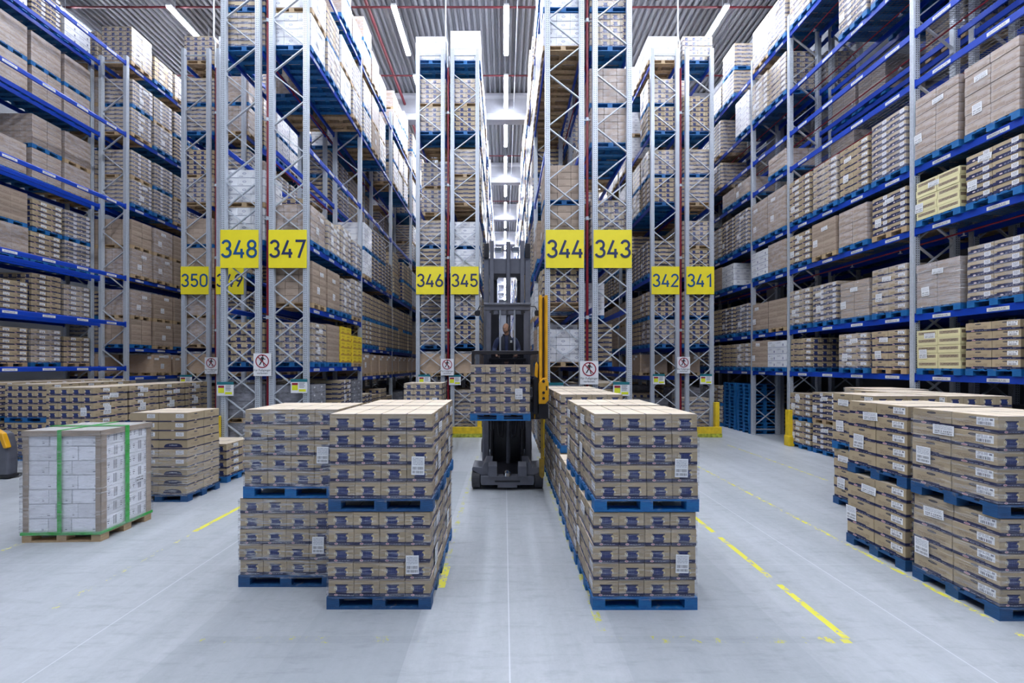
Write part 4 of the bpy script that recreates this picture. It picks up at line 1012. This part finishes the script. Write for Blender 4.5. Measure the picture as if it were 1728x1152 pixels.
mb = MB(); mb.prism([(-.36, 5.12), (.36, 5.12), (.36, 4.95), (.27, 4.95), (.22, 5.04), (-.22, 5.04), (-.27, 4.95), (-.36, 4.95)], MY+.02, MY+.1); part('cross_member_gusset', mb, TDARK)
mb = MB(); mb.box(-.46, .46, MY+.16, MY+.2, .1, 1.9); part('mast_back_plate', mb, TDARK)
for s in (-1, 1):
    mb = MB(); mb.box(s*.30-.045, s*.30+.045, MY+.1, MY+.14, 4.2, 5.1); part('chain_strip', mb, TDARK)
# rear body behind the mast
mb = MB(); mb.prism([(1.5, .12), (4.0, .12), (4.0, 1.5), (3.7, 1.75), (1.5, 1.75)], -.66, .66, 0, 'x'); part('drive_body', mb, TGREY, bev=.05)
# operator cab
cab = None
mb = MB(); mb.box(-.62, .62, .22, .95, 1.93, 2.03); cab = part('cab_platform', mb, TDARK, bev=.01)
mb = MB(); mb.box(-.80, .76, .0, .06, 3.045, 3.125); part('console_rail', mb, TDARK, cab, .012)
mb = MB(); mb.box(-.74, .72, .02, .05, 2.03, 3.045); part('cab_front_panel', mb, GLASS, cab)
for s, x in ((-1, -.77), (1, .73)):
    mb = MB(); mb.box(x-.03, x+.03, .0, .06, 2.0, 3.05); part('panel_post', mb, TDARK, cab)
mb = MB(); mb.box(-.42, .42, .06, .24, 2.88, 2.96); part('control_console', mb, TDARK, cab, .02)
for x in (-.24, .25):
    mb = MB(); mb.tube((x, .14, 2.96), (x, .13, 3.0), .03, 10); part('control_grip', mb, TDARK, cab)
for s in (-1, 1):
    mb = MB(); mb.box(s*.43-.055, s*.43+.055, .22, .34, 2.03, 4.06); part('cab_pillar', mb, TGREY, cab, .012)
    mb = MB(); mb.box(s*.45-.03, s*.45+.03, .34, .96, 2.03, 3.1); part('cab_side_panel', mb, TDARK, cab, .01)
    mb = MB(); mb.box(s*.46-.04, s*.46+.04, .84, .96, 3.1, 4.06); part('cab_rear_pillar', mb, TDARK, cab, .01)
    mb = MB(); mb.box(min(s*.20, s*.43), max(s*.20, s*.43), .87, .90, 2.6, 4.06); part('cab_back_panel', mb, TDARK, cab)
    mb = MB(); mb.box(s*.165-.02, s*.165+.02, .21, .245, 3.10, 4.06); part('window_bar', mb, plain('light_grey_bar', (0.25, 0.27, 0.31), 0.4, 0.2), cab)
    mb = MB(); mb.path([(s*.50, .26, 4.16), (s*.64, .22, 4.14), (s*.68, .2, 4.05)], .012, 6); arm = part('mirror_arm', mb, TDARK, cab)
    mb = MB(); mb.prism([(s*.63, 3.92), (s*.73, 3.92), (s*.745, 3.98), (s*.73, 4.05), (s*.63, 4.06), (s*.615, 3.99)], .14, .2); part('mirror', mb, TDARK, arm, .02)
    mb = MB(); mb.tube((s*.36, .22, 4.0), (s*.36, .30, 4.03), .05, 12); part('work_lamp', mb, TDARK, cab)
mb = MB(); mb.box(-.525, .525, .20, .32, 4.06, 4.22); mb.box(-.54, .54, .16, .20, 4.17, 4.22); part('overhead_guard', mb, TGREY, cab, .012)
for k in range(5):
    x = -.4+.2*k
    mb = MB(); mb.box(x-.02, x+.02, .32, .96, 4.12, 4.18); part('roof_bar', mb, TGREY, cab)
mb = MB(); mb.box(-.52, .52, .92, 1.0, 4.06, 4.2); part('roof_rear_rail', mb, TGREY, cab, .01)
mb = MB(); mb.box(-.44, -.40, .50, .56, 3.72, 3.80); part('yellow_tag', mb, plain('yellow_tag_paint', (0.6, 0.6, 0.03), 0.5), cab)
# swivel fork unit with its yellow side mast
mb = MB(); mb.box(-.66, .86, -.035, .0, 1.60, 1.98); carr = part('fork_carriage', mb, TDARK, bev=.015)
for x in (-.43, .13):
    mb = MB(); mb.prism([(-.036, 1.62), (-.036, 1.85), (-.043, 1.85), (-.043, 1.785), (-.60, 1.775), (-.66, 1.757), (-.60, 1.745), (-.043, 1.735), (-.043, 1.62)], x-.06, x+.06, 0, 'x'); part('fork', mb, TDARK, carr)
FX = .77
mb = MB(); mb.prism([(FX-.09, 2.1), (FX-.035, 2.1), (FX-.035, 4.30), (FX-.09, 4.30)], -.30, -.14); mb.prism([(FX+.035, 2.1), (FX+.09, 2.1), (FX+.09, 4.30), (FX+.035, 4.30)], -.30, -.14); mb.box(FX-.035, FX+.035, -.22, -.14, 2.1, 4.28)
smast = part('side_mast', mb, TYEL, bev=.006)
mb = MB(); mb.box(FX-.012, FX+.012, -.26, -.23, 2.1, 4.26); part('chain', mb, TDARK, smast)
mb = MB(); mb.prism([(FX-.11, 1.98), (FX+.03, 1.98), (FX+.10, 2.06), (FX+.10, 2.44), (FX+.06, 2.53), (FX-.02, 2.53), (FX-.11, 2.42)], -.38, -.28); br = part('mast_bracket', mb, TYEL, bev=.012)
for z in (2.1, 2.22, 2.46):
    mb = MB(); mb.tube((FX-.01, -.395, z), (FX-.01, -.38, z), .03, 12); part('bolt', mb, TDARK, br)
mb = MB(); mb.box(FX+.04, FX+.07, -.386, -.38, 2.27, 2.36); part('bracket_slot', mb, TDARK, br)
mb = MB(); mb.box(FX-.11, FX+.10, -.34, -.12, 1.66, 1.98); part('lower_housing', mb, TDARK, bev=.015)
mb = MB(); mb.prism([(FX-.22, 1.75), (FX-.11, 1.75), (FX-.11, 2.50), (FX-.16, 2.56), (FX-.22, 2.50)], -.28, -.12); part('swivel_housing', mb, TDARK, bev=.02)
mb = MB(); mb.prism([(FX-.19, 2.56), (FX-.12, 2.52), (FX-.11, 2.80), (FX-.14, 2.88), (FX-.17, 2.82)], -.26, -.16); part('yellow_cap', mb, TYEL, bev=.015)
mb = MB(); mb.box(FX-.05, FX+.0, -.24, -.19, .70, 1.66); low = part('lower_guide_rail', mb, plain('worn_ochre_paint', (0.30, 0.19, 0.02), 0.5, 0, 0.3))
mb = MB(); mb.prism([(FX-.085, .42), (FX-.02, .36), (FX+.02, .42), (FX+.02, .78), (FX-.085, .78)], -.27, -.17); part('guide_shoe', mb, plain('worn_ochre_shoe', (0.30, 0.19, 0.02), 0.5, 0, 0.3), low, .012)
mb = MB(); mb.box(-.665, -.635, -.06, -.0, 1.62, 2.45); part('load_backrest', mb, TYEL, carr)
mb = MB(); mb.box(.585, .615, -.06, .0, 1.62, 2.45); part('load_backrest', mb, TYEL, carr)

# ------------------------------------------------------------------ the driver
def skin(name, pts, edges, mat, parent, sub=2, smooth=True):
    me = bpy.data.meshes.new(name); me.from_pydata([p[:3] for p in pts], edges, []); me.materials.append(mat)
    o = link(name, me, parent)
    m = o.modifiers.new('skin', 'SKIN'); m.use_smooth_shade = True
    for i, p in enumerate(pts):
        sv = me.skin_vertices[0].data[i]; rx = p[3]; ry = p[4] if len(p) > 4 else p[3]; sv.radius = (rx, ry); sv.use_root = (i == 0)
    s = o.modifiers.new('sub', 'SUBSURF'); s.levels = sub; s.render_levels = sub
    return o
SKIN = plain('skin', (0.50, 0.27, 0.18), 0.5, 0, 0.06); HAIR = plain('greying_short_hair', (0.085, 0.06, 0.045), 0.7, 0, 0.3, 40)
JACKET = plain('dark_navy_work_vest', (0.010, 0.013, 0.024), 0.75, 0, 0.25); SLEEVE = plain('navy_sweater_sleeve', (0.012, 0.022, 0.075), 0.7, 0, 0.25); TROUS = plain('dark_work_trousers', (0.015, 0.016, 0.022), 0.75)
P = thing('person', 'bald bearded man in a navy work vest standing in the truck cab', 'person', (.05, 8.12, 2.03))
chain = lambda a: [(i, i+1) for i in a]
body = [(0, 0, .93, .13, .09), (0, .0, 1.05, .12, .085), (0, .0, 1.22, .125, .085), (0, .01, 1.34, .12, .08), (0, .0, 1.46, .055, .055), (0, -.02, 1.53, .062, .065), (0, -.04, 1.59, .062, .07),
        (-.17, .01, 1.38, .045), (-.29, -.03, 1.14, .046), (-.225, -.24, .985, .034), (-.21, -.30, .965, .03),
        (.17, .01, 1.38, .045), (.29, -.03, 1.14, .046), (.225, -.24, .985, .034), (.21, -.30, .965, .03),
        (-.10, 0, .86, .085), (-.11, -.02, .48, .06), (-.11, .02, .10, .042), (-.11, -.10, .045, .04), (.10, 0, .86, .085), (.11, -.02, .48, .06), (.11, .02, .10, .042), (.11, -.10, .045, .04)]
bed = [(0, 1), (1, 2), (2, 3), (3, 4), (4, 5), (5, 6), (3, 7), (7, 8), (8, 9), (9, 10), (3, 11), (11, 12), (12, 13), (13, 14), (0, 15), (15, 16), (16, 17), (17, 18), (0, 19), (19, 20), (20, 21), (21, 22)]
B = skin('body', body, bed, SKIN, P)
# head: a shaped ball with brow, nose, chin, ears
def head():
    bm = bmesh.new(); bmesh.ops.create_uvsphere(bm, u_segments=56, v_segments=44, radius=1.0)
    for v in bm.verts:
        x, y, z = v.co
        X, Y, Z = x*.077, y*.098, z*.122
        if y < 0:
            f = -y
            Y *= 0.90
            if z < -.15: X *= 1-.26*min(1, (-.15-z)/.85); Y *= 1+.05*f
            nose = math.exp(-(x/.16)**2)*math.exp(-((z+.12)/.20)**2)*f; Y -= .026*nose
            brow = math.exp(-((z-.24)/.11)**2)*math.exp(-(x/.6)**2)*f; Y -= .007*brow
            for sx in (-1, 1):
                eye = math.exp(-((x-sx*.40)/.17)**2)*math.exp(-((z-.08)/.13)**2)*f; Y += .012*eye
            lip = math.exp(-(x/.30)**2)*math.exp(-((z+.48)/.10)**2)*f; Y -= .007*lip
            chin = math.exp(-(x/.35)**2)*math.exp(-((z+.86)/.18)**2)*f; Y -= .016*chin
        else:
            if z < -.4: Y *= .78
        v.co = (X, Y, Z)
    for sx in (-1, 1):
        r = bmesh.ops.create_uvsphere(bm, u_segments=10, v_segments=8, radius=1.0)
        for v in r['verts']: v.co = (sx*(.076+v.co.x*.010), .008+v.co.y*.018, -.005+v.co.z*.032)
    me = bpy.data.meshes.new('head'); bm.to_mesh(me); bm.free(); me.materials.append(SKIN)
    me.polygons.foreach_set('use_smooth', [True]*len(me.polygons)); return me
hp = Vector((-0.01, -.065, 1.635))
H = link('head', head(), P, hp); H.rotation_euler = (0.30, 0.10, -.42)
def patch(name, fn, k, mat):
    bm = bmesh.new(); bm.from_mesh(head())
    dele = [f for f in bm.faces if not fn(f.calc_center_median())]
    bmesh.ops.delete(bm, geom=dele, context='FACES')
    for v in bm.verts: v.co *= k
    me = bpy.data.meshes.new(name); bm.to_mesh(me); bm.free(); me.materials.clear(); me.materials.append(mat)
    me.polygons.foreach_set('use_smooth', [True]*len(me.polygons)); return link(name, me, H)
patch('hair', lambda c: abs(c.x) < .0795 and c.z > -.055 and c.y > -.03+max(0, c.z-.02)*.95-.5*max(0, abs(c.x)-.045), 1.035, HAIR)
patch('beard', lambda c: c.y < -.005 and c.z < -.045 and not (abs(c.x) < .025 and -.068 < c.z < -.052), 1.03, plain('short_beard', (0.16, 0.10, 0.075), 0.8, 0, 0.35, 60))
for sx in (-1, 1):
    bm = bmesh.new(); bmesh.ops.create_uvsphere(bm, u_segments=12, v_segments=8, radius=.0125); me = bpy.data.meshes.new('eye'); bm.to_mesh(me); bm.free(); me.materials.append(plain('eye_white', (0.7, 0.68, 0.66), 0.3))
    e = link('eye', me, H, (sx*.031, -.073, .010))
    bm = bmesh.new(); bmesh.ops.create_uvsphere(bm, u_segments=10, v_segments=6, radius=.0065); me = bpy.data.meshes.new('iris'); bm.to_mesh(me); bm.free(); me.materials.append(SBLACK)
    link('iris', me, e, (0, -.0085, -.002))
    mb = MB(); mb.bar((sx*.016, -.094, .030), (sx*.048, -.084, .031), .008, .007); mb.build('eyebrow', [HAIR], H)
mb = MB(); mb.bar((-.022, -.099, -.060), (.022, -.099, -.060), .008, .006); mb.build('mouth', [plain('lips', (0.36, 0.12, 0.1), 0.5)], H)
vest = [(0, 0, .88, .19, .14), (0, 0, 1.05, .18, .135), (0, 0, 1.22, .20, .14), (0, .01, 1.35, .205, .135), (0, 0, 1.46, .12, .105), (0, -.01, 1.50, .085, .085)]
skin('work_vest', vest, chain(range(5)), JACKET, P)
for s in (-1, 1):
    skin('sleeve', [(s*.12, .01, 1.40, .085), (s*.215, .005, 1.36, .080), (s*.295, -.03, 1.14, .060), (s*.235, -.22, 1.0, .046)], chain(range(3)), SLEEVE, P)
    skin('trouser_leg', [(s*.095, 0, .92, .11), (s*.10, 0, .82, .10), (s*.11, -.02, .48, .075), (s*.11, .02, .12, .062)], chain(range(3)), TROUS, P)
    skin('shoe', [(s*.11, .03, .05, .045), (s*.11, -.06, .045, .048), (s*.11, -.14, .04, .04)], chain(range(2)), SBLACK, P)
    # hand: palm and five fingers closed on the control grip
    hx = s*.205; hy = -.335; hz = .975
    skin('palm', [(hx+s*.005, hy+.05, hz-.006, .024, .016), (hx, hy+.01, hz+.004, .036, .016), (hx, hy-.025, hz+.004, .037, .014)], chain(range(2)), SKIN, P)
    for k, (dx, ln) in enumerate(((-.030, .062), (-.010, .070), (.010, .066), (.029, .052))):
        fx = hx+dx
        skin('finger', [(fx, hy-.025, hz+.006, .0095), (fx, hy-.025-ln*.45, hz+.008, .009), (fx, hy-.025-ln*.68, hz-.016, .0085), (fx, hy-.02-ln*.55, hz-.036, .0075)], chain(range(3)), SKIN, P)
    skin('thumb', [(hx-s*.026, hy+.015, hz, .011), (hx-s*.050, hy-.01, hz-.004, .0105), (hx-s*.056, hy-.038, hz-.012, .009)], chain(range(2)), SKIN, P)
skin('sweater_front', [(0, -.075, 1.475, .055, .03), (0, -.095, 1.38, .05, .045), (0, -.10, 1.2, .045, .045), (0, -.10, 1.05, .045, .04)], chain(range(3)), SLEEVE, P)
skin('collar', [(-.085, .0, 1.50, .013), (-.062, -.075, 1.485, .014), (0, -.112, 1.44, .010), (.062, -.075, 1.485, .014), (.085, .0, 1.50, .013)], chain(range(4)), JACKET, P)
mb = MB(); mb.box(.085, .135, -.150, -.125, 1.33, 1.345); mb.box(.085, .135, -.150, -.125, 1.30, 1.312); mb.build('chest_print', [SWHITE], P)
mb = MB(); mb.box(-.06, .06, -.150, -.125, 1.07, 1.082); mb.build('zip_line', [SWHITE], P)

# ------------------------------------------------------------------ second truck at the left edge
t = thing('pallet_truck', 'dark grey truck with yellow curved edge, cut off at the left', 'forklift', (-12.78, 8.6, 0))
mb = MB(); mb.prism([(-.75, .06), (.54, .06), (.56, .5), (.54, .80), (.46, 1.10), (.34, 1.18), (-.75, 1.18)], -.2, .0); bevel(fixnormals(mb.build('body', [TGREY], t)), .05, 3)
mb = MB(); mb.prism([(.36, 1.235), (.52, 1.13), (.64, .78), (.56, .76), (.44, 1.06), (.34, 1.13), (-.75, 1.13), (-.75, 1.235)], -.28, -.18); bevel(fixnormals(mb.build('edge_guard', [TYEL], t)), .02)
mb = MB(); mb.box(-.74, .62, -.24, .02, .03, .10); bevel(mb.build('skirt', [TDARK], t), .02)
for x in (-.5, .4):
    mb = MB(); mb.tube((x-.06, -.1, .1), (x+.06, -.1, .1), .1, 18); mb.build('wheel', [RUBBER], t)
